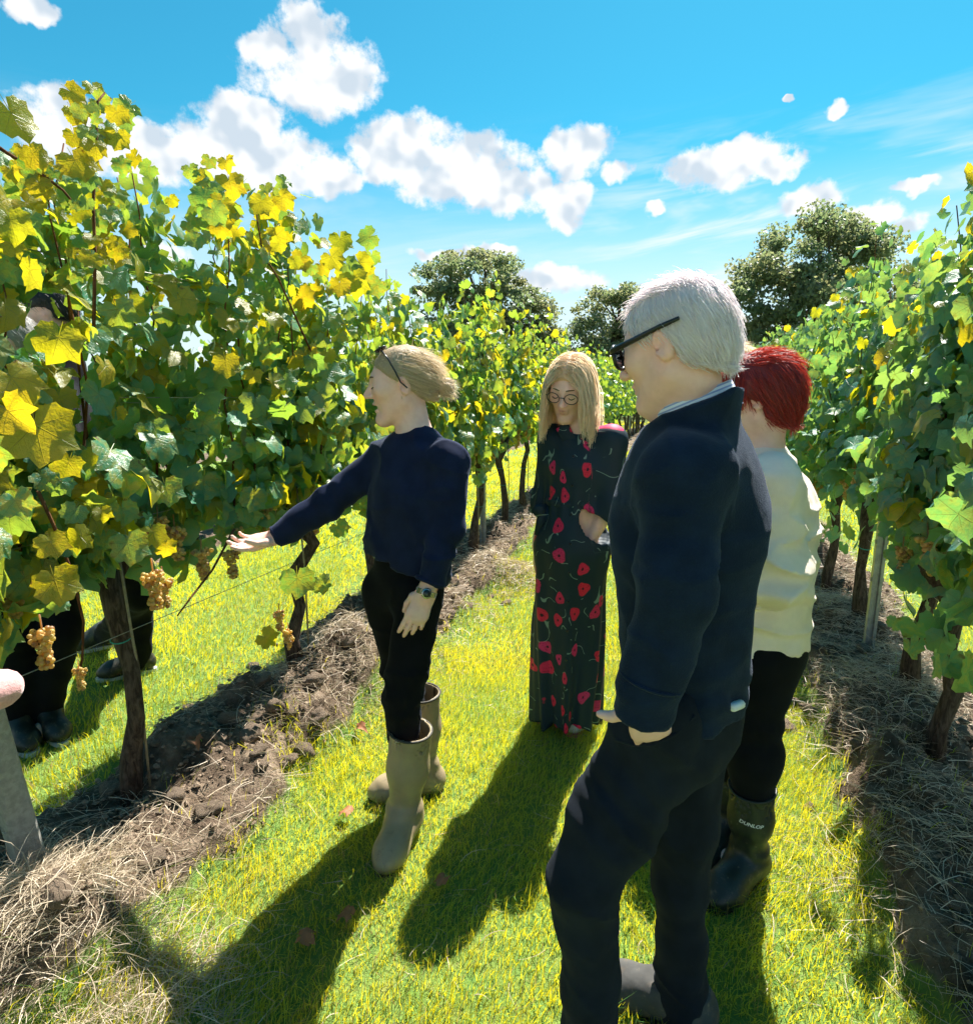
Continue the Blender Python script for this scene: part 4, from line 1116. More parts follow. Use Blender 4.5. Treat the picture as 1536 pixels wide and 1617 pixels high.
def body_sdf(J, f, H, o, HM, hs, hands, t=1.0, legs=1.0):
    """J joints in world space; a lean body that the clothes cover"""
    S = Sdf()
    lat = np.cross(nrm(f), (0, 0, 1))
    S.flat(J['pelvis'], J['waist'], .125*t*legs, .105*t*legs**.5, f, .72, .04)
    S.flat(J['waist'], J['chest'], .105*t, .128*t, f, .70, .05)
    S.flat(J['chest'], J['neck']-np.array((0, 0, .05)), .128*t, .06*t, f, .70, .06)
    for s in 'LR':
        S.cone(J['neck']-np.array((0, 0, .045)), J['sh'+s], .040*t, .045*t, .05)
        S.chain([J['sh'+s], J['el'+s], J['wr'+s]], [.044*t, .036*t, .025], .03)
        S.chain([J['hip'+s], J['kn'+s], J['an'+s]], [.080*t*legs, .050*t*legs, .034*legs], .04)
        S.cone(J['an'+s]-np.array((0, 0, .03)), J['toe'+s], .032, .026, .02)
    hb = o + HM@np.array((0, -.022, -.070))*hs
    S.cone(hb, J['neck'], .050*hs*t**.5, .056*hs*t**.5, .045)
    S.sub(o, HM, hs, H, .19*hs, .022)
    for (w, M, hd) in hands: S.sub(w, M, 1.0, hd, .24, .012)
    return S
JPTS = lambda J, o: np.array(list(J.values()) + [o])

# hair: ribbons rooted on the scalp
def ribbons(paths, w0, rngh, taper=.35):
    """paths (n,K,3) -> quads"""
    n, K, _ = paths.shape
    d = paths[:, -1]-paths[:, 0]; d /= np.linalg.norm(d, axis=1)[:, None]+1e-9
    r = rngh.normal(0, 1, (n, 3)); sd = np.cross(d, r); sd /= np.linalg.norm(sd, axis=1)[:, None]+1e-9
    w = (w0*(.6+.8*rngh.random(n)))[:, None, None]*np.linspace(1, taper, K)[None, :, None]*.5
    V = np.stack([paths-sd[:, None]*w, paths+sd[:, None]*w], 2).reshape(-1, 3)
    k = np.arange(n)[:, None]*(2*K)
    F = np.concatenate([k+np.array([[2*i, 2*i+1, 2*i+3, 2*i+2]]) for i in range(K-1)])
    return V, F
def scalp(n, rngh, pred, grow_=1.0):
    """points and normals on the skull in head space where pred holds"""
    out, nr = [], []
    while sum(map(len, out)) < n:
        d = rngh.normal(0, 1, (n, 3)); d /= np.linalg.norm(d, axis=1)[:, None]
        r = np.array((.075, .097, .084))*grow_; p = d*r + np.array((0, -.016, .030)); m = pred(p)
        nn = d/r; nn /= np.linalg.norm(nn, axis=1)[:, None]
        out.append(p[m]); nr.append(nn[m])
    return np.concatenate(out)[:n], np.concatenate(nr)[:n]
def cap_roots(cap, o, M, sc, n, rngh, inner=.25):
    """strand roots all over a hair mass, in head space"""
    me = cap.data; k = len(me.polygons); c = np.empty(k*3, np.float32); m = np.empty(k*3, np.float32)
    me.polygons.foreach_get('center', c); me.polygons.foreach_get('normal', m)
    c = c.reshape(-1, 3).astype(float) + worigin(cap); m = m.reshape(-1, 3).astype(float)
    p = ((c-o)@M)/sc; q = m@M; d = p-np.array((0, -.02, .02)); d /= np.linalg.norm(d, axis=1)[:, None]
    ok = np.where((d*q).sum(1) > inner)[0]; i = rngh.choice(ok, n)
    return p[i] + rngh.normal(0, .002, (n, 3)), q[i]
def hair_strands(name, o, M, sc, roots, normals, flow, L, w, mat, parent, rngh, K=5, lift=.35, grav=0.0, fuzz=.12):
    """flow(p) gives the combing direction in head space"""
    n = len(roots); fl = flow(roots); fl = fl - normals*np.sum(fl*normals, 1)[:, None]*.8
    fl /= np.linalg.norm(fl, axis=1)[:, None]+1e-9
    d = fl + normals*lift*(.5+rngh.random(n))[:, None] + rngh.normal(0, fuzz, (n, 3)); d /= np.linalg.norm(d, axis=1)[:, None]
    Ls = L*(.6+.7*rngh.random(n)); P = [roots - normals*.002]
    for k in range(K-1):
        P.append(P[-1]+d*(Ls/(K-1))[:, None])
        d = d*.9 + fl*.22 + np.array((0, 0, -grav)) - normals*.08; d /= np.linalg.norm(d, axis=1)[:, None]
    P = np.stack(P, 1)*sc
    P = P@M.T + o
    V, F = ribbons(P, w, rngh)
    col = np.repeat(rngh.random((n, 3)), 2*K, axis=0)
    return put(name, (V, F), mat, parent, True, col)
def flyaways(cap, o, M, sc, n, L, mat, rngh, up=.75):
    """a few loose hairs standing off a hair mass"""
    rt, nn = cap_roots(cap, o, M, sc, n, rngh); k = rt[:, 2] > -.03; rt, nn = rt[k], nn[k]
    hair_strands('loose_hair', o, M, sc, rt, nn, lambda p: rngh.normal(0, 1, p.shape), L, .0008, mat, cap, rngh, lift=up, fuzz=.35)
def lens_ring(c, M, rx, rz, r, n=20, sq=.0):
    a = np.linspace(0, 2*math.pi, n+1)
    ca, sa = np.cos(a), np.sin(a)
    p = np.stack([np.sign(ca)*np.abs(ca)**(1-sq)*rx, 0*a, np.sign(sa)*np.abs(sa)**(1-sq)*rz], -1)
    return tube(p@M.T + c, r, 6, cap=False)
def disc_mesh(c, M, rx, rz, n=18):
    a = np.linspace(0, 2*math.pi, n, endpoint=False)
    V = np.concatenate([[(0, .002, 0)], np.stack([np.cos(a)*rx, 0*a, np.sin(a)*rz], -1)])@M.T + c
    return V, np.array([(0, 1+i, 1+(i+1) % n) for i in range(n)])
def face_bits(o, M, sc, root, brow_mat, lash=True, brow=True):
    tf = lambda p: (np.asarray(p)*sc)@M.T + o
    for s in (-1, 1):
        if brow:
            b = tf([(s*.012, .0895, .0290), (s*.024, .0870, .0315), (s*.037, .0790, .0305), (s*.049, .0660, .0245)])
            put('eyebrow', tube(b, np.array([.0020, .0026, .0021, .0010])*sc, 5), brow_mat, root)
        if lash:
            b = tf([(s*.0180, .0825, .0020), (s*.0250, .0868, -.0030), (s*.0320, .0878, -.0040), (s*.0390, .0848, -.0020), (s*.0455, .0770, .0020)])
            put('eyelashes', tube(b, np.array([.0008, .0016, .0018, .0017, .0008])*sc, 5), MAT['lash'], root)
BOOT_SDF = []
def boot(name, an, top, toe_dir, mat, root, rt, ra, foot=.27, sole_mat=None, h=.007, wid=1.0):
    """rubber boot: open shaft, ankle, rounded foot, heel; ground at z of an - .09"""
    an = np.asarray(an, float); g0 = an[2]-.09; t = nrm((toe_dir[0], toe_dir[1], 0)); sd = np.array((-t[1], t[0], 0))
    S = Sdf(); mid = an*.45 + top*.55
    S.chain([top + nrm(top-mid)*.06, mid, an + np.array((0, 0, .02))], [rt, rt*.93, ra], .03)
    heel = np.array((*(an[:2]-t[:2]*.035), g0+.050)); ball = np.array((*(an[:2]+t[:2]*foot*.50), g0+.036)); toe = np.array((*(an[:2]+t[:2]*foot*.66), g0+.032))
    S.cone(an, heel, ra*.95, .043*wid, .04)
    S.flat(heel, ball, .042*wid, .047*wid, (0, 0, 1), .85, .05); S.flat(ball, toe, .047*wid, .036*wid, (0, 0, 1), .80, .03)
    S.cone(an + np.array((0, 0, .01)), ball + np.array((0, 0, .01)), ra*.85, .035, .06)
    S.plane(top, top-mid); S.plane((0, 0, g0+.004), (0, 0, -1), .01)
    S.cone(top + nrm(top-mid)*.1, mid + (top-mid)*.35, rt*.93, rt*.82, .003, 's')
    fold = lambda P, d: d + .0022*np.sin((P[:, 2]-an[2])*95 + vnoise(P*14)*3)*np.exp(-((P[:, 2]-an[2]-.05)/.07)**2) + .0015*vnoise(P*22)
    S.post = fold; BOOT_SDF.append(S)
    b = grow(name, S, [an, top, heel, toe], rt+.03, h, mat, root)
    # rim band and sole
    a = np.linspace(0, 2*math.pi, 29); e1 = nrm(np.cross(top-mid, (1, 0, 0.1))); e2 = nrm(np.cross(top-mid, e1))
    ring = top - nrm(top-mid)*.004 + np.outer(np.cos(a), e1)*rt*.985 + np.outer(np.sin(a), e2)*rt*.985
    put('rim', tube(ring, .0042, 6, cap=False), sole_mat or mat, b)
    pts = []
    for k in np.linspace(0, 2*math.pi, 25)[:-1]:
        u = math.cos(k); v = math.sin(k); L0, L1 = -.083, foot*.66+.036
        y = (L0+L1)/2 + (L1-L0)/2*np.sign(u)*abs(u)**.75; wv = (.040 if y < .03 else .049)*wid
        pts.append((y, np.sign(v)*abs(v)**.7*wv))
    lo_ = [np.array((*(an[:2]+t[:2]*y+sd[:2]*x), g0-.012)) for y, x in pts]; hi_ = [p + np.array((0, 0, .022)) for p in lo_]
    n = len(lo_); V = np.array(lo_+hi_+[np.mean(lo_, 0), np.mean(hi_, 0)])
    F = [(i, (i+1) % n, n+(i+1) % n, n+i) for i in range(n)] + [(2*n, (i+1) % n, i, i) for i in range(n)] + [(2*n+1, n+i, n+(i+1) % n, n+(i+1) % n) for i in range(n)]
    put('sole', (V, np.array(F)), sole_mat or mat, b, False)
    return b
# ------------------------------------------------------------------ cloth, skin, hair
def skin_mat():
    m, t, out = new_mat('skin')
    a = t.node('ShaderNodeAttribute'); a.attribute_name = 'Col'
    n = t.noise(objco(t), 45, 4, .6); c = t.mix(t.math('MULTIPLY', t.smooth(n, .35, .7), .25), a.outputs['Color'], (.70, .34, .27))
    b = bsdf(t, c, .46, Normal=bump(t, t.math('ADD', t.noise(objco(t), 420, 3, .6), t.noise(t.vmath('MULTIPLY', objco(t), (1, 1, 2.5)), 120, 3, .6)), .25, .002)); b.inputs['Subsurface Weight'].default_value = .12
    b.inputs['Subsurface Radius'].default_value = (.012, .004, .002); b.inputs['Specular IOR Level'].default_value = .35
    t.l.new(b.outputs[0], out.inputs[0])
skin_mat()
def cloth(name, c, fuzz=.5, weave=900, rough=.9, var=.35, tint=None, fold=None, bstr=.35):
    m, t, out = new_mat(name)
    p = objco(t); n = t.noise(p, 14, 4, .6); f = t.noise(p, weave, 2, .7)
    col = t.mix(t.smooth(n, .3, .7), tuple(v*(1-var) for v in c), c)
    col = t.mix(t.math('MULTIPLY', t.smooth(f, .5, .8), .25), col, tuple(min(1, v*1.8+.01) for v in c))
    b = bsdf(t, col, rough, Normal=bump(t, t.math('ADD', f, t.math('MULTIPLY', n, 2.0)), bstr, .002))
    b.inputs['Sheen Weight'].default_value = fuzz; b.inputs['Sheen Roughness'].default_value = .35
    b.inputs['Sheen Tint'].default_value = (*(tint or (.6, .7, .9)), 1); b.inputs['Specular IOR Level'].default_value = .15
    t.l.new(b.outputs[0], out.inputs[0]); return m
cloth('navy_wool', (.012, .020, .058), .14, 700); cloth('navy_fleece', (.010, .021, .046), .14, 380, bstr=.8); cloth('black_cloth', (.005, .006, .009), .05); cloth('navy_denim', (.013, .018, .028), .04, 650, bstr=.8)
cloth('black_jacket', (.006, .006, .008), .08); cloth('cream_knit', (.97, .82, .70), .3, 420, tint=(1, .95, .85), var=.10); cloth('pink_fleece', (.80, .42, .42), .6, 180, tint=(1, .85, .85), bstr=.9)
cloth('olive_jumper', (.10, .10, .08), .2); cloth('grey_trousers', (.05, .055, .06), .1)
def shirt():
    m, t, out = new_mat('striped_shirt')
    x, y, z = t.xyz(objco(t)); a = t.node('ShaderNodeUVMap'); a.uv_map = 'UVMap'; u, v, _ = t.xyz(a.outputs[0])
    st = t.smooth(t.math('PINGPONG', v, .0032), .0008, .0018)
    b = bsdf(t, t.mix(st, (.30, .36, .58), (.80, .81, .86)), .8); t.l.new(b.outputs[0], out.inputs[0])
shirt()
def dress_mat():
    """near black dress strewn with red and pink poppies on thin pale stems"""
    m, t, out = new_mat('poppy_dress')
    a = t.node('ShaderNodeUVMap'); a.uv_map = 'UVMap'; uv = a.outputs[0]
    w = t.vmath('SUBTRACT', t.noise(uv, 22, 2, .5, out=1), (.5, .5, .5)); uw = t.vmath('ADD', uv, t.vmath('SCALE', w, scale=.014))
    vo = t.node('ShaderNodeTexVoronoi', voronoi_dimensions='2D', feature='F1'); t.put(vo.inputs['Vector'], uw); vo.inputs['Scale'].default_value = 7.6; vo.inputs['Randomness'].default_value = .8
    d = vo.outputs['Distance']; r1, r2, r3 = t.xyz(vo.outputs['Color'])
    have = t.math('GREATER_THAN', r1, .08)
    lx, ly, _ = t.xyz(t.vmath('SUBTRACT', uw, vo.outputs['Position']))
    ang = t.math('ARCTAN2', ly, lx)
    rad = t.math('ADD', .195, t.math('ADD', t.math('MULTIPLY', r2, .06), t.math('MULTIPLY', t.math('SINE', t.math('ADD', t.math('MULTIPLY', ang, 3.0), t.math('MULTIPLY', r3, 6.0))), .025)))
    fl = t.math('MULTIPLY', t.smooth(d, rad, t.math('SUBTRACT', rad, .03)), have)
    ctr = t.math('MULTIPLY', t.smooth(d, .06, .035), have)
    red = t.mix(r3, (.70, .018, .05), (.62, .03, .16)); red = t.mix(t.smooth(t.noise(uv, 160, 2, .6), .5, .75), red, (.30, .004, .03))
    # stems: thin wandering lines
    n = t.noise(uv, 9.0, 1.0, .4); st = t.math('MULTIPLY', t.smooth(t.math('ABSOLUTE', t.math('SUBTRACT', n, .5)), .010, .004), t.math('GREATER_THAN', t.noise(uv, 14, 1, .5), .53))
    c = t.mix(t.math('MULTIPLY', st, .8), (.010, .026, .042), (.22, .32, .28)); c = t.mix(fl, c, red); c = t.mix(ctr, c, (.03, .004, .02))
    b = bsdf(t, c, .62, Normal=bump(t, t.noise(objco(t), 30, 3, .6), .15, .004)); b.inputs['Specular IOR Level'].default_value = .3
    t.l.new(b.outputs[0], out.inputs[0])
dress_mat()
def rubber(name, c, c2, rough):
    m, t, out = new_mat(name)
    p = objco(t); n = t.noise(p, 11, 5, .6); c_ = t.mix(t.smooth(n, .35, .7), c, c2)
    c_ = t.mix(t.math('MULTIPLY', t.smooth(t.noise(p, 50, 4, .7), .58, .75), .4), c_, (.34, .28, .19))
    c_ = t.mix(t.math('MULTIPLY', t.smooth(t.noise(p, 24, 5, .7), .52, .70), t.smooth(t.xyz(pos(t))[2], .16, .02)), c_, (.14, .10, .065))
    b = bsdf(t, c_, t.fmix(n, rough-.1, rough+.2), Normal=bump(t, t.noise(p, 60, 4, .6), .15, .003)); t.l.new(b.outputs[0], out.inputs[0])
rubber('olive_rubber', (.33, .26, .155), (.26, .205, .125), .42); rubber('black_rubber', (.012, .016, .013), (.02, .026, .02), .42); rubber('dark_sole', (.035, .030, .025), (.05, .045, .035), .6)
rubber('grey_suede', (.075, .075, .072), (.05, .05, .048), .85)
simple('white_shoe', (.72, .73, .76), .55, 40, .2, .2); simple('pink_trim', (.65, .12, .22), .6, 40, .2, .1)
simple('lash', (.03, .018, .012), .7, 40, .2, 0); simple('brow_fair', (.20, .13, .07), .8, 60, .3, 0); simple('brow_grey', (.35, .30, .26), .8, 60, .3, 0); simple('brow_dark', (.04, .025, .02), .8, 60, .3, 0)
simple('black_plastic', (.008, .009, .012), .3, 40, .2, 0); simple('steel', (.55, .53, .48), .25, 60, .2, .05, Metallic=1.0); simple('gold', (.60, .42, .20), .3, 60, .2, .05, Metallic=1.0); simple('watch_dial', (.02, .025, .03), .3, 40, .2, 0)
simple('paper_white', (.78, .78, .80), .8, 40, .1, .05); simple('mouth_dark', (.08, .02, .02), .6, 40, .2, 0); simple('hair_tie', (.16, .06, .04), .7, 60, .4, .4); simple('dark_print', (.05, .052, .045), .6, 90, .3, 0)
def dark_lens():
    m, t, out = new_mat('dark_lens'); b = bsdf(t, (.02, .022, .03), .08); t.l.new(b.outputs[0], out.inputs[0])
    m, t, out = new_mat('clear_lens'); g = t.node('ShaderNodeBsdfGlossy'); g.inputs['Roughness'].default_value = .03; tr = t.node('ShaderNodeBsdfTransparent')
    mx = t.node('ShaderNodeMixShader'); mx.inputs[0].default_value = .06; t.l.new(tr.outputs[0], mx.inputs[1]); t.l.new(g.outputs[0], mx.inputs[2]); t.l.new(mx.outputs[0], out.inputs[0])
dark_lens()
def hair_mat(name, c1, c2, tr=.25, spec=.5, streak=None):
    """strand material: Col carries a random value per strand; also used on the mass underneath"""
    m, t, out = new_mat(name)
    a = t.node('ShaderNodeAttribute'); a.attribute_name = 'Col'; r_, _g, _b = t.xyz(a.outputs['Vector'])
    n = t.noise(t.vmath('MULTIPLY', objco(t), streak or (1, 1, .15)), 260, 3, .7)
    c = t.mix(t.math('ADD', t.math('MULTIPLY', r_, .6), t.math('MULTIPLY', n, .5)), c1, c2)
    b = bsdf(t, c, .45, Normal=bump(t, n, .6, .003)); b.inputs['Specular IOR Level'].default_value = spec; b.inputs['Sheen Weight'].default_value = .15
    if tr:
        x = t.node('ShaderNodeBsdfTranslucent'); t.put(x.inputs[0], t.mix(.5, c, c2)); mx = t.node('ShaderNodeMixShader'); mx.inputs[0].default_value = tr
        t.l.new(b.outputs[0], mx.inputs[1]); t.l.new(x.outputs[0], mx.inputs[2]); t.l.new(mx.outputs[0], out.inputs[0])
    else: t.l.new(b.outputs[0], out.inputs[0])
hair_mat('white_hair', (.80, .70, .74), (1.0, .90, .92), .3); hair_mat('fair_hair', (.40, .28, .16), (.92, .76, .52), .30); hair_mat('blonde_hair', (.95, .66, .40), (1.0, .86, .64), .45)
hair_mat('red_hair', (.09, .009, .020), (.70, .060, .030), .28); hair_mat('dark_hair', (.012, .009, .008), (.03, .022, .018), .1); hair_mat('grey_hair', (.30, .29, .28), (.55, .53, .50), .25)
# ------------------------------------------------------------------ people
def person(loc, label):
    r = empty('person', (float(loc[0]), float(loc[1]), 0.0)); tag(r, label, 'person', 'visitors on the vineyard tour'); return r
Z = lambda z: np.array((0, 0, z))
def gz(p): return float(height(np.array([p[0]]), np.array([p[1]]))[0])
def cap_sdf(thick, cuts, grow_=(1, 1, 1), k=.02, extra=None, rough=.0, scl=60):
    """hair mass over the skull in head space; cuts: (point, normal) remove the side normal points to"""
    S = Sdf(); S.ell((0, -.016, .030), (.075*grow_[0]+thick, .097*grow_[1]+thick, .084*grow_[2]+thick))
    if extra: extra(S)
    for p, n in cuts: S.plane(p, n, k)
    if rough: S.post = lambda P, d: d + rough*vnoise(P*scl)
    return S
def hair_cap(name, S, o, M, sc, mat, root, h=.005, rad=.2):
    W = Sdf(); W.sub(o, M, sc, S, rad*sc, 0)
    return grow(name, W, [o], rad*sc*.95, h, mat, root)

# ---- the young woman in rubber boots who reaches for the grapes
def woman_in_boots():
    root = person((-.26, 2.06), 'woman in navy jumper and tall olive boots reaching out to the grapes')
    f = nrm((-.66, -.75, 0)); lat = np.cross(f, (0, 0, 1))           # lat = her right
    J = dict(neck=at(655, 688, 2.06), shL=at(708, 727, 1.95), shR=at(603, 722, 2.15), elL=at(707, 838, 1.91), wrL=at(672, 938, 1.86), elR=at(517, 795, 2.12), wrR=at(436, 847, 2.07),
             chest=at(655, 770, 2.06), waist=at(646, 850, 2.06), pelvis=at(640, 915, 2.06), hipL=at(664, 935, 2.00), hipR=at(606, 930, 2.11), knL=at(634, 1105, 1.96), knR=at(640, 1090, 2.20))
    aL = gp(640, 1318); aR = gp(668, 1250)
    J['anL'] = aL + Z(.09); J['anR'] = aR + Z(.09)
    tL = np.array((-.25, -1.0, 0)); tR = np.array((-1.0, -.28, 0))
    J['toeL'] = J['anL'] + nrm(tL)*.15 - Z(.05); J['toeR'] = J['anR'] + nrm(tR)*.15 - Z(.05)
    o = at(632, 607, 2.06); HM = basis((-1, -.10, -.10)); hs = 1.02
    H = head_sdf(True, mouth=.75)
    # reaching hand: palm up, fingers towards the grapes; hanging hand: back of the hand outwards
    dR = nrm(J['wrR']-J['elR']); hR = at(365, 866, 2.03)-J['wrR']
    MR = hand_frame(hR, (.25, .62, -.75), mirror=False)
    hdR = hand_sdf((.30, .36, .42, .48), (.30, .36, .42, .46), thumb=((.031, .030, -.014), (.034, .062, -.026), (.022, .088, -.036)))
    dL = at(640, 1016, 1.83)-J['wrL']
    ML = hand_frame(dL, (.15, -1, .25), mirror=False)
    hdL = hand_sdf((.15, .22, .30, .38), (.30, .36, .42, .48), spread=.07, thumb=((.032, .022, -.012), (.040, .052, -.030), (.038, .078, -.040)))
    B = body_sdf(J, f, H, o, HM, hs, [(J['wrR'], MR, hdR), (J['wrL'], ML, hdL)], legs=.70)
    grow('body', B, JPTS(J, o), .19, .0052, MAT['skin'], root, colf=head_colour(o, HM, hs))
    # jumper
    S = Sdf(); top = J['neck']-Z(.045); hem = at(645, 868, 2.06)
    S.flat(J['chest']+Z(.02), hem, .150, .170, f, .76, .05); S.flat(top-Z(.02), J['chest'], .075, .150, f, .74, .07)
    for s in 'LR': S.cone(top-Z(.005), J['sh'+s]-Z(.0), .048, .054, .07)
    S.chain([J['shR'], J['elR'], J['wrR'] + dR*(-.01)], [.057, .050, .036], .022); S.chain([J['shL'], J['elL'], J['wrL'] - nrm(J['wrL']-J['elL'])*.055], [.056, .053, .043], .022)
    S.plane(J['wrR']+dR*.004, dR, .006); 
    cl = J['wrL'] - nrm(J['wrL']-J['elL'])*.038
    pl, nl = cl, nrm(J['wrL']-J['elL'])
    hemz = hem[2]-.012
    def post(P, d):
        # sleeve of the hanging arm is pushed up; hem is level; soft folds
        near = np.linalg.norm(P-J['wrL'], axis=1) < .16
        d = np.where(near, np.maximum(d, (P-pl)@nl), d)
        tors = np.linalg.norm((P-hem)[:, :2], axis=1) < .215
        low = (P[:, 2] < J['wrR'][2]+.02) & tors & ~near
        d = np.where(low, np.maximum(d, hemz-P[:, 2]), d)
        fo = .0045*np.sin(P[:, 0]*38 + vnoise(P*6)*5)*np.exp(-((P[:, 2]-hem[2]-.06)/.09)**2) + .009*vnoise(P*np.array((9, 9, 5))) + .004*vnoise(P*np.array((22, 22, 10)))
        arm = np.minimum(np.linalg.norm(P-J['elR'], axis=1), np.linalg.norm(P-J['elL'], axis=1))
        fo = fo + crease(P, (7, 7, 13), .008, 5, 9.0)
        return d + fo + .004*np.sin((P@nrm(J['wrR']-J['shR']))*75 + vnoise(P*9)*4)*np.exp(-(arm/.10)**2)
    S.post = post
    jm = grow('jumper', S, [J[k] for k in ('neck', 'shL', 'shR', 'elL', 'elR', 'wrL', 'wrR', 'chest')] + [hem], .20, .0075, MAT['navy_wool'], root)
    a = np.linspace(0, 2*math.pi, 33); nb = J['neck']-Z(.030); tilt = nrm(np.array((.0, 0, 1))+.28*f); e1 = nrm(np.cross(tilt, f)); e2 = np.cross(tilt, e1)
    put('collar', tube(nb + np.outer(np.cos(a), e1)*.068 + np.outer(np.sin(a), e2)*.064, .0095, 8, cap=False), MAT['navy_wool'], jm)
    for nm, c, ax, r in (('cuff', J['wrR']-dR*.004, dR, .0355), ('cuff', pl-nl*.004, nl, .047)):
        e1 = nrm(np.cross(ax, (0, 0, 1))); e2 = np.cross(ax, e1); ring = c + np.outer(np.cos(a), e1)*r*.92 + np.outer(np.sin(a), e2)*r*.92
        put(nm, tube(ring, .0065, 8, cap=False), MAT['navy_wool'], jm)
    # trousers
    S = Sdf(); S.flat(at(643, 860, 2.06), J['pelvis'], .116, .120, f, .76, .05)
    for s in 'LR': S.chain([J['hip'+s], J['kn'+s]*.75+J['hip'+s]*.25, J['kn'+s], J['kn'+s]*.7+J['an'+s]*.3], [.078, .060, .055, .052], .045)
    S.post = lambda P, d: d + crease(P, (8, 8, 16), .007, 5, 5.0) + .004*vnoise(P*np.array((16, 16, 9))) + .004*np.sin(P[:, 2]*70+vnoise(P*8)*5)*np.exp(-((P[:, 2]-J['knL'][2])/.07)**2)
    tr = grow('trousers', S, [J[k] for k in ('pelvis', 'hipL', 'hipR', 'knL', 'knR')] + [J['knL']*.7+J['anL']*.3, J['knR']*.7+J['anR']*.3, at(643, 860, 2.06)], .17, .009, MAT['black_cloth'], root)
    # boots
    bL = boot('boot', J['anL'], at(648, 1150, 1.95), tL, MAT['olive_rubber'], root, .074, .050, .27, MAT['dark_sole'], h=.006)
    bR = boot('boot', J['anR'], at(664, 1092, 2.20), tR, MAT['olive_rubber'], root, .074, .050, .27, MAT['dark_sole'], h=.0065)
    # round badge and dark printed mark on the nearer shaft
    for nm, px, py, rx, rz, mt in (('badge', 626, 1172, .0085, .0052, 'steel'), ('printed_mark', 658, 1162, .020, .0075, 'dark_print')):
        c, nn = hit(px, py, BOOT_SDF[-2]); M = basis(nn); c = c + nn*.0012
        if nm == 'badge':
            put(nm, lens_ring(c, M, rx, rz, .0012), MAT[mt], bL); put('badge_centre', disc_mesh(c, M, rx*.55, rz*.55), MAT[mt], bL)
        else:
            V, F = disc_mesh(c, M, rx, rz); V = V - np.outer(((V-c)@M[:, 0])**2/(2*.074), nn); put(nm, (V, F), MAT[mt], bL)
    # watch
    wd = nrm(J['wrL']-J['elL']); wc = J['wrL'] - wd*.006; e1 = ML[:, 2] - wd*np.dot(ML[:, 2], wd); e1 = nrm(e1); e2 = np.cross(wd, e1)
    w = empty('wrist_watch', tuple(wc - np.array(root.location))); w.parent = root
    links = []
    for k in range(22):
        a_ = 2*math.pi*k/22; u = math.cos(a_)*e1*.0285 + math.sin(a_)*e2*.0300; rd = nrm(u)
        links.append(box_np(wc+u, (.0105, .0042, .016), np.stack([np.cross(wd, rd), rd, wd], -1)))
    put('strap', join_np(links), MAT['steel'], w, False)
    cM = np.stack([e2, e1, wd], -1); cc = wc + e1*.0335
    put('case', tube([cc-e1*.004, cc-e1*.002, cc+e1*.002, cc+e1*.0035], [.0145, .0165, .0165, .014], 18), MAT['steel'], w)
    put('dial', tube([cc+e1*.0034, cc+e1*.0042], [.0122, .0120], 18), MAT['watch_dial'], w)
    for ang, L in ((.4, .009), (2.2, .007)):
        dd = math.cos(ang)*e2+math.sin(ang)*wd; put('watch_hand', tube([cc+e1*.0046, cc+e1*.0046+dd*L], .0006, 4), MAT['steel'], w)
    # hair drawn back into a low bun, sunglasses pushed up on it
    g = np.random.default_rng(3)
    tf = lambda p: (np.asarray(p, float)*hs)@HM.T + o
    line = lambda p: (p[:, 2] > .050 - .55*np.clip(p[:, 1]-.015, -1, .2)*0 - 1.15*(.062-p[:, 1])*(p[:, 1] < .062) ) & (p[:, 1] < .074)
    cuts = [((0, .070, .050), (0, .80, -.62)), ((0, -.02, -.022), (0, .62, -.78))]
    S = cap_sdf(.006, cuts, (.98, .99, .99), .02, extra=lambda S: S.ell((0, -.070, -.020), (.050, .034, .040), k=.03), rough=.0012, scl=90)
    hair = hair_cap('hair', S, o, HM, hs, MAT['fair_hair'], root, .005)
    pr = lambda p: ((p-np.array((0, .070, .050)))@nrm((0, .80, -.62)) < 0) & ((p-np.array((0, -.02, -.045)))@nrm((0, .62, -.78)) < .0)
    rt, nn = cap_roots(hair, o, HM, hs, 6500, g)
    bun = np.array((0, -.118, -.022))
    hair_strands('hair_strands', o, HM, hs, rt, nn, lambda p: bun-p, np.minimum(.10, np.linalg.norm(rt-np.array((0, -.108, -.022)), axis=1)*.75+.004), .0015, MAT['fair_hair'], hair, g, lift=.02, fuzz=.05)
    S = Sdf(); S.ell((0, -.140, -.022), (.029, .027, .029)); S.post = lambda P, d: d + .003*np.sin(np.arctan2(P[:, 2]+.022, P[:, 0])*5+np.linalg.norm(P-np.array((0, -.14, -.022)), axis=1)*300)
    hair_cap('bun', S, o, HM, hs, MAT['fair_hair'], hair, .004)
    put('hair_tie', lens_ring(tf((0, -.119, -.022)), HM, .016*hs, .016*hs, .005), MAT['hair_tie'], hair)
    d = g.normal(0, 1, (420, 3)); d /= np.linalg.norm(d, axis=1)[:, None]; rt = np.array((0, -.140, -.022)) + d*np.array((.028, .026, .028))
    hair_strands('loose_hair', o, HM, hs, rt, d, lambda p: np.tile((0, -.5, -.6), (len(p), 1)) + (p-np.array((0, -.14, -.022)))*10, .030, .0010, MAT['fair_hair'], hair, g, lift=.5, fuzz=.35)
    flyaways(hair, o, HM, hs, 450, .030, MAT['fair_hair'], g)
    face_bits(o, HM, hs, root, MAT['brow_fair'])
    gl = empty('sunglasses', tuple(o-np.array(root.location))); gl.parent = root
    GM = HM@np.array(Matrix.Rotation(R(68), 3, 'X'))
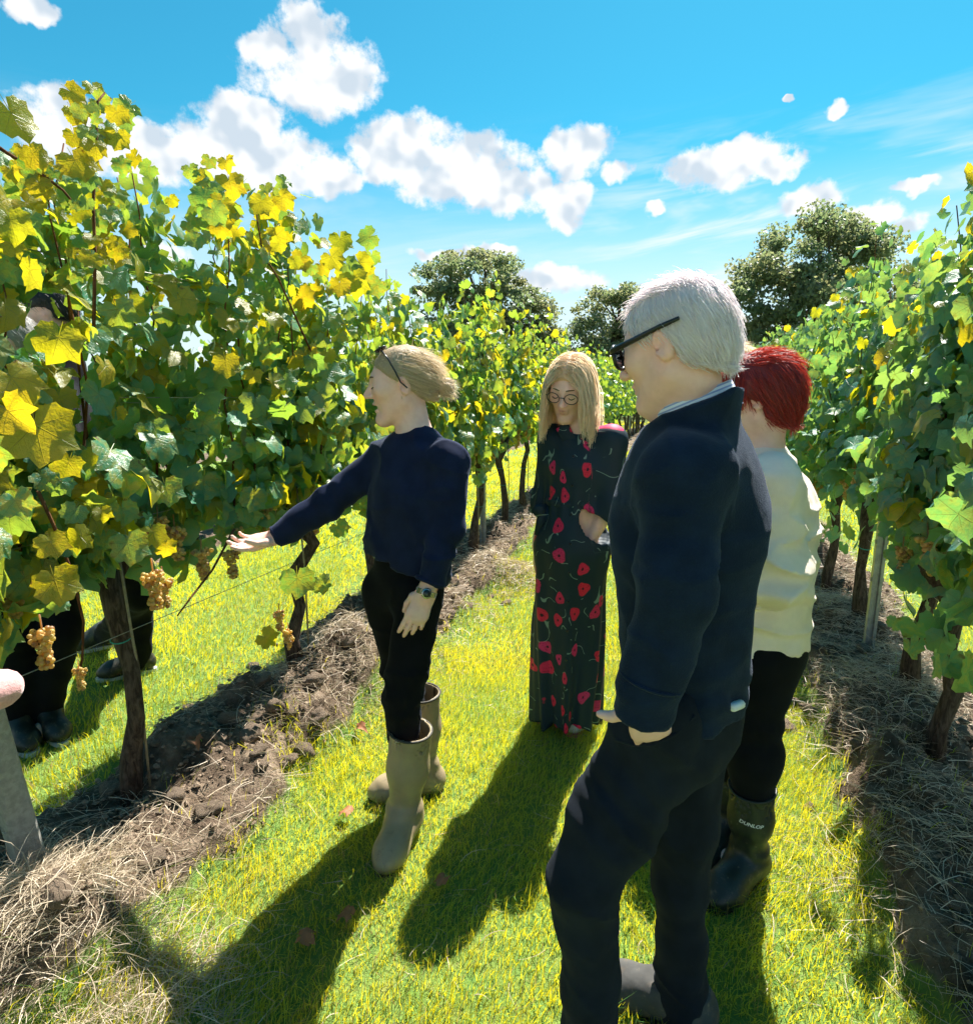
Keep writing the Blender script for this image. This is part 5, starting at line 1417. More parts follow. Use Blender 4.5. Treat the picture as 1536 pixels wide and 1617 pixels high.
    for s in (-1, 1):
        c = tf((s*.034, .046, .112)); put('frame', lens_ring(c, GM, .028, .019, .0022, sq=.25), MAT['black_plastic'], gl); put('lens', disc_mesh(c, GM, .027, .018), MAT['dark_lens'], gl)
        put('temple', tube(tf([(s*.062, .042, .106), (s*.080, .024, .078), (s*.0875, .006, .036), (s*.086, -.004, .008), (s*.083, -.022, -.012)]), [.0028, .0026, .0025, .0025, .002], 6), MAT['black_plastic'], gl)
    put('bridge', tube(tf([(-.008, .049, .118), (0, .051, .120), (.008, .049, .118)]), .002, 6), MAT['black_plastic'], gl)
    ea = tf((.084, -.004, -.036)); put('earring', lens_ring(tf((-.083, -.002, -.038)), HM, .004, .004, .0009), MAT['gold'], root)
woman_in_boots()

# ---- the white haired man with a hand in his pocket
def man_in_navy():
    root = person((.36, 1.22), 'white-haired man in navy jumper with sunglasses and a hand in his pocket')
    f = nrm((-.92, .36, 0)); lat = np.cross(f, (0, 0, 1))
    J = dict(neck=at(1092, 655, 1.17), shL=at(1080, 752, 1.04), shR=at(1122, 730, 1.35), elL=at(1070, 940, .99), wrL=at(1016, 1112, .995), elR=at(1120, 930, 1.40), wrR=at(1060, 1080, 1.34),
             chest=at(1098, 800, 1.20), waist=at(1092, 960, 1.20), pelvis=at(1078, 1110, 1.20), hipL=at(1036, 1165, 1.13), hipR=at(1082, 1150, 1.27), knL=at(922, 1385, 1.08), knR=at(1072, 1390, 1.29))
    aL = np.array((.235, 1.13, gz((.235, 1.13)))); aR = gp(1074, 1612)
    J['anL'] = aL + Z(.09); J['anR'] = aR + Z(.09)
    tL = np.array((-1, .15, 0)); tR = np.array((-1, .45, 0))
    J['toeL'] = J['anL'] + nrm(tL)*.15 - Z(.05); J['toeR'] = J['anR'] + nrm(tR)*.15 - Z(.05)
    o = at(1064, 548, 1.16); HM = basis((-.74, .64, -.26)); hs = .955
    H = head_sdf(False, 0, 1.1)
    pk = at(1058, 1128, 1.05)
    MLh = hand_frame(at(1040, 1200, 1.05)-J['wrL'], (-.25, -1, .1), mirror=False)*1.0
    hd = hand_sdf((.2, .25, .3, .3), thumb=((.034, .022, -.004), (.060, .030, -.006), (.078, .022, -.008)), stub=.012)
    B = body_sdf(J, f, H, o, HM, hs, [(J['wrL'], MLh, hd)], 1.06, legs=.85)
    grow('body', B, JPTS(J, o), .20, .0058, MAT['skin'], root, colf=head_colour(o, HM, hs, tone=(.92, .55, .47)))
    # jumper with a stand collar
    S = Sdf(); hem = at(1078, 1098, 1.20); top = J['neck']-Z(.075)
    S.flat(J['chest']-f*-.015, hem, .158, .144, f, .82, .06); S.flat(top-Z(.01), J['chest']+f*.015, .088, .158, f, .80, .08)
    for s in 'LR': S.cone(top-Z(.02), J['sh'+s]-Z(.008), .065, .070, .06)
    dl = nrm(J['wrL']-J['elL'])
    S.chain([J['shL'], J['elL'], J['wrL']+dl*.01], [.068, .058, .045], .020); S.chain([J['shR'], J['elR'], J['wrR']], [.072, .060, .045], .045)
    NA = nrm(o + HM@np.array((0, -.022, -.070))*hs - J['neck']); S.cone(J['neck']-NA*.07, J['neck']+NA*.12-f*.010, .080, .073, .025)
    CN = nrm(np.array((0, 0, 1))+f*.44)
    S.plane(J['neck']+NA*.012, CN, .008)
    S.cone(J['neck']-NA*.01, J['neck']+NA*.18, .066, .067, .004, 's')
    hemz = hem[2]
    def post(P, d):
        low = (P[:, 2] < hemz+.06) & (np.linalg.norm((P-J['wrL']), axis=1) > .105)
        d = np.where(low, np.maximum(d, hemz-.004-P[:, 2] + .006*vnoise(P*12)), d)
        cuff = np.linalg.norm(P-J['wrL'], axis=1) < .12
        d = np.where(cuff, np.maximum(d, (P-(J['wrL']+dl*.020))@dl), d)
        ea = np.linalg.norm(P-J['elL'], axis=1)
        fo = .011*vnoise(P*np.array((8, 8, 4))) + .005*vnoise(P*np.array((20, 20, 9))) + .0045*np.sin(P[:, 2]*60+vnoise(P*7)*6)*np.exp(-(ea/.11)**2)
        fo = fo + crease(P, (7, 7, 16), .009, 5, 1.0)*np.exp(-(ea/.22)**2) + crease(P, (6, 6, 11), .006, 5, 4.0)
        fo = fo + .004*np.sin(P[:, 2]*95+vnoise(P*7)*5)*np.exp(-((P[:, 2]-hemz-.05)/.05)**2)
        return d + fo
    S.post = post
    jm = grow('jumper', S, [J[k] for k in ('neck', 'shL', 'shR', 'elL', 'elR', 'wrL', 'wrR', 'chest')]+[hem], .21, .0065, MAT['navy_fleece'], root)
    a = np.linspace(0, 2*math.pi, 37)
    ch = np.array([np.linalg.norm(J['elL']-J['wrL'])])
    cx = J['wrL'] - dl*.05; e1 = nrm(np.cross(dl, (0, 0, 1))); e2 = np.cross(dl, e1)
    put('cuff_seam', tube(cx + np.outer(np.cos(a), e1)*.0535 + np.outer(np.sin(a), e2)*.0535, .003, 6, cap=False), MAT['navy_fleece'], jm)
    # striped shirt collar, standing above the jumper at the front
    rows = []; n = 41; cb = J['neck']+NA*.023; ax = CN; e1 = nrm(np.cross(ax, f)); e2 = np.cross(ax, e1)
    aa = np.linspace(0, 2*math.pi, n); V = []; uv = []
    for k, (hh, rr) in enumerate(((-.03, .068), (-.01, .067), (.004, .066), (.016, .065), (.017, .062), (.0, .062))):
        for q in aa:
            fr = np.cos(q-math.pi)*.5+.5
            V.append(cb + ax*hh + (np.cos(q)*e1*rr + np.sin(q)*e2*rr*1.12) - f*.004); uv.append((q*.07, hh*.9 + q*.0))
    F = np.array([(k*n+i, k*n+i+1, (k+1)*n+i+1, (k+1)*n+i) for k in range(5) for i in range(n-1)])
    obj('shirt_collar', mesh_np('shirt_collar', np.array(V)-worigin(root), F, True, uv=np.array(uv)), MAT['striped_shirt'], root)
    # trousers
    S = Sdf(); S.flat(at(1080, 1070, 1.20), J['pelvis']-Z(.03), .138, .140, f, .84, .05)
    S.chain([J['hipL'], J['hipL']*.4+J['knL']*.6, J['knL'], J['knL']*.45+J['anL']*.55, J['anL']-Z(.035)], [.094, .076, .061, .055, .062], .045)
    S.chain([J['hipR'], J['hipR']*.4+J['knR']*.6, J['knR'], J['knR']*.45+J['anR']*.55, J['anR']-Z(.045)], [.092, .074, .060, .055, .064], .035)
    S.ell(pk-Z(.03), (.055, .035, .06), k=.04)
    def post(P, d):
        kl = np.linalg.norm(P-J['knL'], axis=1); hl = np.linalg.norm(P-at(985, 1250, 1.05), axis=1)
        ank = np.exp(-((P[:, 2]-.16)/.08)**2)
        d = d + crease(P+np.outer(P[:, 0], (0, 0, .8)), (6, 6, 15), .0065, 5, 2.0)*(.35 + np.exp(-(kl/.2)**2) + np.exp(-(hl/.18)**2) + ank)
        return d + .006*vnoise(P*np.array((10, 10, 5))) + .005*vnoise(P*np.array((24, 24, 10))) + .0045*np.sin((P[:, 2]+P[:, 0]*.9)*65+vnoise(P*6)*5)*np.exp(-(hl/.13)**2) + .0035*np.sin(P[:, 2]*58+vnoise(P*6)*6)*(np.exp(-(kl/.12)**2)+ank)
    S.post = post
    tr = grow('trousers', S, [J[k] for k in ('pelvis', 'hipL', 'hipR', 'knL', 'knR', 'anL', 'anR')]+[at(1080, 1070, 1.20)], .20, .008, MAT['navy_denim'], root)
    # pocket edge, rear pocket button and a folded tissue
    put('pocket_seam', tube([hit(x, y, S)[0] for x, y in ((972, 1168), (1000, 1176), (1030, 1176), (1065, 1160), (1096, 1130))], .0035, 6), MAT['navy_denim'], tr)
    bc, bn = hit(1117, 1122, S); put('button', tube([bc-bn*.003, bc+bn*.002, bc+bn*.004], [.006, .0062, .005], 12), MAT['steel'], tr)
    c, cn = hit(1158, 1112, S); Mt = basis(cn); V, F = box_np((0, 0, 0), (.044, .016, .015), bev=.004); V = V*np.array((1, 1, 1)) + np.outer(np.sin(V[:, 0]*60)*.003, (0, 0, 1)); put('tissue', (V@Mt.T+c+cn*.006, F), MAT['paper_white'], tr)
    # suede shoes
    boot('shoe', J['anR'], J['anR']+Z(.02), tR, MAT['grey_suede'], root, .044, .044, .29, MAT['dark_sole'], h=.006)
    boot('shoe', J['anL'], J['anL']+Z(.06), tL, MAT['grey_suede'], root, .050, .046, .29, MAT['dark_sole'], h=.008)
    # short white hair
    g = np.random.default_rng(5)
    tf = lambda p: (np.asarray(p, float)*hs)@HM.T + o
    cuts = [((0, .074, .070), (0, .86, -.50)), ((0, .020, -.006), (0, .50, -.86)), ((0, -.07, -.062), (0, .2, -.98))]
    S = cap_sdf(.007, cuts, (1.0, 1.0, 1.0), .012, extra=lambda S: (S.ell((0, -.052, -.020), (.062, .055, .062), k=.04), [S.ell((q*.085, .030, -.040), (.05, .068, .062), k=.01, op='s') for q in (-1, 1)]), rough=.001, scl=80)
    hair = hair_cap('hair', S, o, HM, hs, MAT['white_hair'], root, .005)
    pr = lambda p: np.all([(p-np.array(c))@nrm(n_) < .0 for c, n_ in cuts], axis=0) & ((((np.abs(p)-np.array((.085, 0, 0)))*np.array((1, 0, 0))/.05)**2).sum(1) + ((p[:, 1]-.030)/.072)**2 + ((p[:, 2]+.040)/.066)**2 > 1)
    rt, nn = cap_roots(hair, o, HM, hs, 11000, g)
    hair_strands('hair_strands', o, HM, hs, rt, nn, lambda p: np.stack([p[:, 0]*4, .15-1.0*(p[:, 1] < .06)*np.clip(.3+p[:, 2]*0, 0, 1)-.5*(p[:, 2] < .07), -1.2*(p[:, 2] < .095)*1.0-.1], -1), .026, .0016, MAT['white_hair'], hair, g, lift=.10, fuzz=.13)
    m2 = rt[:, 2] > .085
    hair_strands('crown_hair', o, HM, hs, rt[m2], nn[m2], lambda p: np.stack([p[:, 0]*2+.1, .6-8*p[:, 1]*0, 0*p[:, 0]+.1], -1), .030, .0013, MAT['white_hair'], hair, g, lift=.25, fuzz=.25)
    face_bits(o, HM, hs, root, MAT['brow_grey'])
    gl = empty('sunglasses', tuple(o-worigin(root))); gl.parent = root
    for s in (-1, 1):
        c = tf((s*.034, .098, .008)); M2 = HM@np.array(Matrix.Rotation(R(-14*s), 3, 'Z'))
        put('frame', lens_ring(c, M2, .030, .021, .0032, sq=.35), MAT['black_plastic'], gl); put('lens', disc_mesh(c, M2, .029, .020), MAT['dark_lens'], gl)
        V, F = tube(tf([(s*.064, .094, .016), (s*.074, .084, .017), (s*.080, .030, .022), (s*.086, -.020, .027), (s*.085, -.055, .030)]), [.0055, .0058, .0048, .0042, .0032], 6)
        put('temple', (V, F), MAT['black_plastic'], gl)
    put('bridge', tube(tf([(-.008, .102, .012), (0, .106, .014), (.008, .102, .012)]), .003, 6), MAT['black_plastic'], gl)
man_in_navy()
# ---- the lady in the poppy dress
def lady_in_dress():
    root = person((.36, 2.60), 'blonde lady with glasses in a long dark dress with red poppies')
    f = nrm((-.38, -.92, 0))
    J = dict(neck=at(918, 672, 2.60), shL=at(965, 694, 2.54), shR=at(872, 692, 2.66), elL=at(962, 800, 2.52), wrL=at(926, 862, 2.53), elR=at(862, 790, 2.68), wrR=at(850, 862, 2.64),
             chest=at(915, 735, 2.60), waist=at(905, 790, 2.60), pelvis=at(903, 860, 2.60), hipL=at(922, 870, 2.57), hipR=at(884, 870, 2.63), knL=at(915, 990, 2.56), knR=at(882, 990, 2.62))
    aL = gp(908, 1128); aR = gp(880, 1112)
    J['anL'] = aL + Z(.09); J['anR'] = aR + Z(.09); tL = np.array((-.2, -1, 0)); tR = np.array((-.5, -.9, 0))
    J['toeL'] = J['anL'] + nrm(tL)*.13 - Z(.05); J['toeR'] = J['anR'] + nrm(tR)*.13 - Z(.05)
    hm = gp(893, 1136); lw_ = J['pelvis']*.5 + np.array((*hm[:2], 0))*.5
    J['knL'] = lw_ + np.array((.05, 0, .03)); J['knR'] = lw_ + np.array((-.05, 0, .03))
    o = at(900, 612, 2.56); HM = basis((-.40, -.82, -.42)); HM = HM@np.array(Matrix.Rotation(R(-6), 3, 'Y')); hs = 1.06
    H = head_sdf(True, 0.0, .95)
    hL = hand_frame(at(915, 890, 2.57)-J['wrL'], (.4, -1, .2)); hR = hand_frame(at(848, 905, 2.62)-J['wrR'], (-1, -.3, .1))
    B = body_sdf(J, f, H, o, HM, hs, [(J['wrR'], hR, hand_sdf((.25, .3, .35, .4)))], .90, legs=.9)
    grow('body', B, JPTS(J, o), .19, .0066, MAT['skin'], root, colf=head_colour(o, HM, hs))
    # dress: bodice, three quarter sleeves, long straight skirt with hanging folds
    S = Sdf(); top = J['neck']-Z(.05); cx = J['waist'][:2]
    hem = gp(893, 1136); hem[2] = .05
    S.flat(top-Z(.01), J['chest'], .066, .134, f, .76, .07); S.flat(J['chest'], J['waist'], .134, .106, f, .80, .045); S.flat(J['waist'], J['pelvis'], .106, .150, f, .86, .045)
    low = np.array((*(J['pelvis'][:2]*.35+hem[:2]*.65), .0))
    S.flat(J['pelvis'], low + np.array((-.005, .03, -.12)), .150, .162, f, .88, .06)
    for s in 'LR': S.cone(top-Z(.02), J['sh'+s]-Z(.006), .052, .056, .05)
    dl = nrm(J['wrL']-J['elL']); dr = nrm(J['wrR']-J['elR'])
    S.chain([J['shL'], J['elL'], J['elL']+dl*.04], [.058, .056, .058], .04); S.chain([J['shR'], J['elR'], J['elR']+dr*.05], [.058, .054, .056], .04)
    def post(P, d):
        d = np.maximum(d, .055 - P[:, 2] + .015*vnoise(P*9))
        for e, dd, q in ((J['elL'], dl, .05), (J['elR'], dr, .06)):
            m = np.linalg.norm(P-(e+dd*.06), axis=1) < .10
            d = np.where(m, np.maximum(d, (P-(e+dd*q))@dd), d)
        an = np.arctan2(P[:, 1]-low[1], P[:, 0]-low[0]); dn = np.clip((J['waist'][2]-P[:, 2])/.9, 0, 1)
        sk = (P[:, 2] < J['waist'][2]).astype(float)
        fo = sk*(.013*np.sin(an*9+vnoise(P*np.array((3, 3, 1.0)))*3.5)*dn + .007*np.sin(an*17+2)*dn) + .005*vnoise(P*np.array((14, 14, 6)))
        fo = fo + .005*np.sin(an*24)*np.exp(-((P[:, 2]-J['waist'][2])/.07)**2)
        return d + fo
    S.post = post
    def uvf(V):
        a = np.arctan2(V[:, 1]-J['waist'][1]+.0, V[:, 0]-J['waist'][0])
        u = np.where(a > 1.9, a-2*math.pi, a)*.16
        al = np.linalg.norm(V[:, :2]-J['elL'][:2], axis=1) < .09
        return np.stack([u + np.where(al & (V[:, 2] > .9), .37, 0), V[:, 2]], -1)
    ds = grow('dress', S, [J[k] for k in ('neck', 'shL', 'shR', 'elL', 'elR', 'chest')]+[np.array((*hem[:2], 0.03)), np.array((*low[:2], 0))], .20, .0075, MAT['poppy_dress'], root, uvf=uvf)
    def duv(name, VF, parent):
        V, F = VF; o0 = worigin(parent); return obj(name, mesh_np(name, V-o0, quads_tris(F), True, uv=uvf(V)), MAT['poppy_dress'], parent)
    a = np.linspace(0, 2*math.pi, 37); e1 = nrm(np.cross(f, (0, 0, 1)))
    for k, (dz, rr) in enumerate(((0, .007),)):
        ring = J['waist'] + np.outer(np.cos(a), e1)*.113 + np.outer(np.sin(a), f)*.093 + Z(dz)
        V, F = tube(ring, .007, 8, cap=False); V[:, 2] = J['waist'][2] + (V[:, 2]-J['waist'][2])*2.6; duv('belt', (V, F), ds)
    # hanging bow of the belt at her side, collar points
    kn = at(862, 800, 2.58)
    for dx, dz, w in ((-.045, -.03, .03), (-.03, -.12, .022), (.02, -.14, .02)):
        m = kn + np.array((dx*.6, -.01, dz*.45)); e = kn + np.array((dx, -.005, dz)); V, F = tube([kn, m, e], [.012, w, w*.8], 8); V[:, 1] = kn[1] + (V[:, 1]-kn[1])*.35; duv('belt_tie', (V, F), ds)
    for s, d0 in ((-1, .05), (1, .05)):
        c0 = J['neck'] - Z(.02) + f*.035 + e1*s*.045
        V, F = box_np((0, 0, 0), (.055, .006, .075), basis(f)@np.array(Matrix.Rotation(R(28*s), 3, 'Y')), .002); duv('collar', (V + c0 + f*.035 - Z(.01), F), ds)
    for k in range(9):
        p, nn = hit(905 - k*1.6, 720 + k*46, S)
        put('button', tube([p-nn*.002, p+nn*.003], [.0055, .005], 10), MAT['black_plastic'], ds)
    for an_, td in ((J['anL'], tL), (J['anR'], tR)): boot('shoe', an_, an_+Z(.035), td, MAT['white_shoe'], root, .044, .040, .25, MAT['pink_trim'], h=.007)
    # long straight blonde hair parted near the middle
    g = np.random.default_rng(8); tf = lambda p: (np.asarray(p, float)*hs)@HM.T + o
    cuts = [((0, .074, .062), (0, .88, -.47)), ((0, .028, -.02), (0, .75, -.66))]
    S2 = cap_sdf(.010, cuts, (1, 1, 1), .012, extra=lambda S: S.ell((0, -.06, -.05), (.070, .055, .09), k=.04))
    hair = hair_cap('hair', S2, o, HM, hs, MAT['blonde_hair'], root, .006, .22)
    n = 4200; pr = lambda p: ((p-np.array((0, .074, .060)))@nrm((0, .88, -.47)) < 0) & (p[:, 2] > -.005)
    rt, nn = scalp(n, g, pr, 1.13)
    P = [rt]; d = np.stack([np.sign(rt[:, 0])*.8, -.15-.4*(rt[:, 1] < 0), -.45+0*rt[:, 0]], -1) + g.normal(0, .05, (n, 3)); d -= nn*np.sum(d*nn, 1)[:, None]*.9
    up_l = HM.T@np.array((0, 0, 1.0)); K = 10; L = g.uniform(.17, .265, n)
    front = rt[:, 1] > .01
    for k in range(K-1):
        d = d/np.linalg.norm(d, axis=1)[:, None]
        q = P[-1] + d*(L/(K-1))[:, None]
        # stay outside the head
        c0 = np.array((0, -.016, .020)); r0 = np.array((.082, .106, .092)); e = (q-c0)/r0; l = np.linalg.norm(e, axis=1); ins = l < 1
        q[ins] = c0 + (e[ins]/l[ins][:, None])*r0
        # keep clear of the face
        fc = (q[:, 2] < .05) & (np.abs(q[:, 0]) < .062) & (q[:, 1] > .0) ; q[fc, 0] = np.sign(q[fc, 0])*.062
        q = q + np.outer(np.sin(k*1.5+rt[:, 0]*60), (.0040, .0, 0))*(k > 3)
        P.append(q); d = d*.62 + (-up_l)*.55 + g.normal(0, .03, (n, 3))
    P = np.stack(P, 1)*hs; P = P@HM.T + o
    V, F = ribbons(P, .0030, g, .5)
    flyaways(hair, o, HM, hs, 400, .035, MAT['blonde_hair'], g)
    put('long_hair', (V, F), MAT['blonde_hair'], hair, True, np.repeat(g.random((n, 3)), 2*K, axis=0))
    face_bits(o, HM, hs, root, MAT['brow_fair'])
    gl = empty('glasses', tuple(o-worigin(root))); gl.parent = root
    for s in (-1, 1):
        c = tf((s*.034, .098, .003)); M2 = HM@np.array(Matrix.Rotation(R(-8*s), 3, 'Z'))
        put('frame', lens_ring(c, M2, .026, .021, .0017), MAT['black_plastic'], gl); put('lens', disc_mesh(c, M2, .025, .020), MAT['clear_lens'], gl)
        put('temple', tube(tf([(s*.060, .094, .010), (s*.076, .080, .012), (s*.081, .0, .010), (s*.080, -.02, .004)]), .0016, 5), MAT['black_plastic'], gl)
    put('bridge', tube(tf([(-.009, .101, .006), (0, .105, .009), (.009, .101, .006)]), .0016, 5), MAT['black_plastic'], gl)
lady_in_dress()

# ---- plain figures share one builder
def figure(label, loc, f, J, o, hf, hs, female, hair, top_mat, leg_mat, hands=(), h=.008, wide=1.0, foot=None, foot_mat='white_shoe', foot_top=.05, hem=.0, sole='dark_sole', brow='brow_dark', mouth=0, hr=None, foldamp=1.0):
    root = person(loc, label); HM = basis(hf); H = head_sdf(female, mouth)
    B = body_sdf(J, f, H, o, HM, hs, list(hands))
    grow('body', B, JPTS(J, o), .19, h*(1.0 if h < .009 else 1.25), MAT['skin'], root, colf=head_colour(o, HM, hs))
    S = Sdf(); top = J['neck']-Z(.05); hp = J['pelvis']-Z(hem)
    S.flat(top-Z(.01), J['chest'], .078*wide, .160*wide, f, .78, .07); S.flat(J['chest'], hp, .160*wide, .155*wide, f, .80, .05)
    for s in 'LR':
        S.cone(top-Z(.018), J['sh'+s]-Z(.006), .054, .060*wide, .05); S.chain([J['sh'+s], J['el'+s], J['wr'+s]], [.064*wide, .056*wide, .042], .045)
    S.cone(J['neck']-Z(.08), J['neck']-Z(.025), .075, .068, .02)
    def post(P, d):
        low = np.linalg.norm((P-hp)[:, :2], axis=1) < .22
        d = np.where(low, np.maximum(d, hp[2]-P[:, 2]), d)
        ea = np.minimum(np.linalg.norm(P-J['elL'], axis=1), np.linalg.norm(P-J['elR'], axis=1))
        return d + crease(P, (6, 6, 15), .008*foldamp, 5, 3.0)*(.4+np.exp(-(ea/.2)**2)) + .006*vnoise(P*np.array((9, 9, 5))) + foldamp*(.006*np.sin(P[:, 2]*75+P[:, 0]*12+vnoise(P*5)*4)*np.exp(-(ea/.13)**2) + .002*vnoise(P*24))
    S.post = post
    tp = grow('jumper' if top_mat != 'black_jacket' else 'jacket', S, [J[k] for k in ('neck', 'shL', 'shR', 'elL', 'elR', 'wrL', 'wrR', 'chest')]+[hp], .20, h, MAT[top_mat], root)
    T = Sdf(); T.flat(J['waist'], J['pelvis']-Z(.02), .130*wide, .150*wide, f, .80, .05)
    for s in 'LR': T.chain([J['hip'+s], J['kn'+s], (J['an'+s]-Z(.02) if foot_top < .15 else J['kn'+s]*.45+J['an'+s]*.55)], [.098*wide, .070, .060 if foot_top < .15 else .050], .05)
    T.post = lambda P, d: d + .005*vnoise(P*np.array((12, 12, 7))) + .003*np.sin(P[:, 2]*60+vnoise(P*6)*5)
    grow('trousers', T, [J[k] for k in ('waist', 'pelvis', 'hipL', 'hipR', 'knL', 'knR', 'anL', 'anR')], .18, h*1.2, MAT[leg_mat], root)
    bs = [boot('boot' if foot_top > .15 else 'shoe', J['an'+s], J['an'+s]+(J['kn'+s]-J['an'+s])*(foot_top/(J['kn'+s][2]-J['an'+s][2])), foot, MAT[foot_mat], root, .068 if foot_top > .15 else .045, .046 if foot_top > .15 else .042, .27, MAT[sole], h=h, wid=1.0 if foot_top > .15 else .86) for s in 'LR']
    hair(root, o, HM, hs)
    face_bits(o, HM, hs, root, MAT[brow])
    return root, HM, S, bs
def short_hair(mat, seed, n, L, lift, low=-.06, ear=.062, thick=.008, flow=None, fuzz=.15, fringe=(0, .074, .066), w=.0018):
    def f(root, o, HM, hs):
        g = np.random.default_rng(seed)
        cuts = [(fringe, (0, .86, -.50)), ((0, .020, low+.05), (0, .50, -.86)), ((0, -.07, low), (0, .2, -.98))]
        S = cap_sdf(thick, cuts, (1, 1, 1), .012, extra=lambda S: (S.ell((0, -.052, -.020), (.064, .058, .062), k=.04), [S.ell((q*.085, .032, -.044), (.05, .066, ear), k=.01, op='s') for q in (-1, 1)]), rough=.002, scl=60)
        hair = hair_cap('hair', S, o, HM, hs, MAT[mat], root, .006)
        pr = lambda p: np.all([(p-np.array(c))@nrm(n_) < .0 for c, n_ in cuts], axis=0) & (((p[:, 1]-.032)/.068)**2 + ((p[:, 2]+.044)/ear)**2 + ((np.abs(p[:, 0])-.085)/.05)**2 > 1)
        rt, nn = cap_roots(hair, o, HM, hs, n, g)
        hair_strands('hair_strands', o, HM, hs, rt, nn, flow or (lambda p: np.stack([p[:, 0]*4, -.5+0*p[:, 0], -1.0*(p[:, 2] < .09)-.1], -1)), L, w, MAT[mat], hair, g, lift=lift, fuzz=fuzz)
        flyaways(hair, o, HM, hs, 420, .026, MAT[mat], g)
    return f
def standing(px, Y, top_px, zs=None, f=(0, 1, 0), H=1.68, lean=(0, 0), foot_gap=.11, arms=None):
    """joints of someone standing relaxed: feet under the pelvis, arms hanging unless given"""
    x0 = at(px, 610, Y)[0]; g = gz((x0, Y)); f = nrm(f); r = np.cross(f, (0, 0, 1)); c = np.array((x0, Y, g)); k = H/1.68
    P = lambda z, a=0, b=0: c + Z(z*k) + r*a + f*b + np.array((*lean, 0))*z
    J = dict(neck=P(1.40), chest=P(1.20), waist=P(1.02), pelvis=P(.90), shL=P(1.335, -.165), shR=P(1.335, .165), elL=P(1.06, -.20), elR=P(1.06, .20), wrL=P(.84, -.20, .06), wrR=P(.84, .20, .06),
             hipL=P(.87, -.08), hipR=P(.87, .08), knL=P(.48, -.09, .02), knR=P(.48, .09, .02))
    for s, q in (('L', -1), ('R', 1)):
        J['an'+s] = c + r*q*foot_gap + Z(.09); J['toe'+s] = J['an'+s] + f*.14 - Z(.05)
    return J, c, r, f
# ---- the red haired woman with folded arms
def red_haired():
    J, c, r, f = standing(1208, 1.78, 0, f=(-.86, .50, 0), H=1.60)
    o = at(1192, 630, 1.76); hf = (-.84, .50, -.20)
    J['neck'] = at(1202, 712, 1.77); J['shL'] = at(1216, 762, 1.63); J['shR'] = at(1212, 745, 1.92); J['elL'] = at(1226, 915, 1.60); J['wrL'] = at(1134, 905, 1.64); J['elR'] = at(1184, 905, 1.93); J['wrR'] = at(1134, 880, 1.72)
    J['chest'] = at(1206, 820, 1.77); J['waist'] = at(1204, 940, 1.77); J['pelvis'] = at(1200, 1010, 1.77)
    J['hipL'] = at(1189, 1030, 1.72); J['hipR'] = at(1199, 1030, 1.84); J['knL'] = at(1190, 1195, 1.72); J['knR'] = at(1165, 1180, 1.86)
    a = gp(1178, 1388); J['anL'] = a + Z(.09); b = gp(1150, 1335); J['anR'] = b + Z(.09); J['toeL'] = J['anL']+f*.14-Z(.05); J['toeR'] = J['anR']+f*.14-Z(.05)
    hd = hand_frame(J['wrL']-J['elL'], (-.4, -1, .2))
    root, HM, S, bs = figure('woman with short red hair in a cream jumper with folded arms', c, f, J, o, hf, 1.0, True,
        short_hair('red_hair', 21, 7000, .040, .12, low=-.085, ear=.050, thick=.015, fuzz=.12, flow=lambda p: np.stack([p[:, 0]*5+.1, .25-.8*(p[:, 1] < .0), -1.3*(p[:, 2] < .085)+.05], -1)), 'cream_knit', 'black_cloth',
        hands=[(J['wrL'], hd, hand_sdf((.3, .35, .4, .4)))], h=.0075, wide=1.05, foot=(-.75, -.6, 0), foot_mat='black_rubber', foot_top=.27, hem=-.01, sole='black_rubber', foldamp=2.4)
    # maker's name printed in white on the nearer boot
    cu = bpy.data.curves.new('boot_lettering', 'FONT'); cu.body = 'DUNLOP'; cu.size = .017; cu.align_x = 'CENTER'; cu.shear = .25; cu.offset = .0004; cu.resolution_u = 2
    to = bpy.data.objects.new('boot_lettering_tmp', cu); COL.objects.link(to); bpy.context.view_layer.update()
    me = bpy.data.meshes.new_from_object(to.evaluated_get(bpy.context.evaluated_depsgraph_get())); bpy.data.objects.remove(to)
    p, nn = hit(1186, 1306, BOOT_SDF[-2]); nn[2] = 0; nn = nrm(nn); M = basis(nn); V = np.array([v.co[:] for v in me.vertices]); V[:, 0] -= (V[:, 0].min()+V[:, 0].max())/2
    ax = p - nn*.056; V2 = []
    for x, y, z in V:
        q = ax + M[:, 0]*-0 ; ang = x/.056
        dd = nn*math.cos(ang) - M[:, 0]*math.sin(ang); q = ax + dd*.075 + Z(y + x*-.10)
        for _ in range(40):
            v = float(BOOT_SDF[-2].ev(q[None])[0])
            if v < .0012: break
            q = q - dd*v*.7
        V2.append(q)
    me.vertices.foreach_set('co', (np.array(V2)-worigin(bs[0])).astype(np.float32).ravel()); me.update()
    obj('lettering', me, MAT['paper_white'], bs[0])
red_haired()
# ---- someone fair haired, all but hidden between the man and the red haired woman
def hidden_blonde():
    J, c, r, f = standing(1146, 2.75, 0, f=(-.5, .8, 0), H=1.70); o = at(1148, 590, 2.75)
    J['neck'] = o - Z(.17); figure('fair-haired person almost hidden between white-haired man and red-haired woman', c, f, J, o, (-.6, .75, -.1), 1.0, True, short_hair('blonde_hair', 33, 1600, .05, .25, low=-.09, thick=.014), 'olive_jumper', 'grey_trousers', h=.011, foot=f)
hidden_blonde()
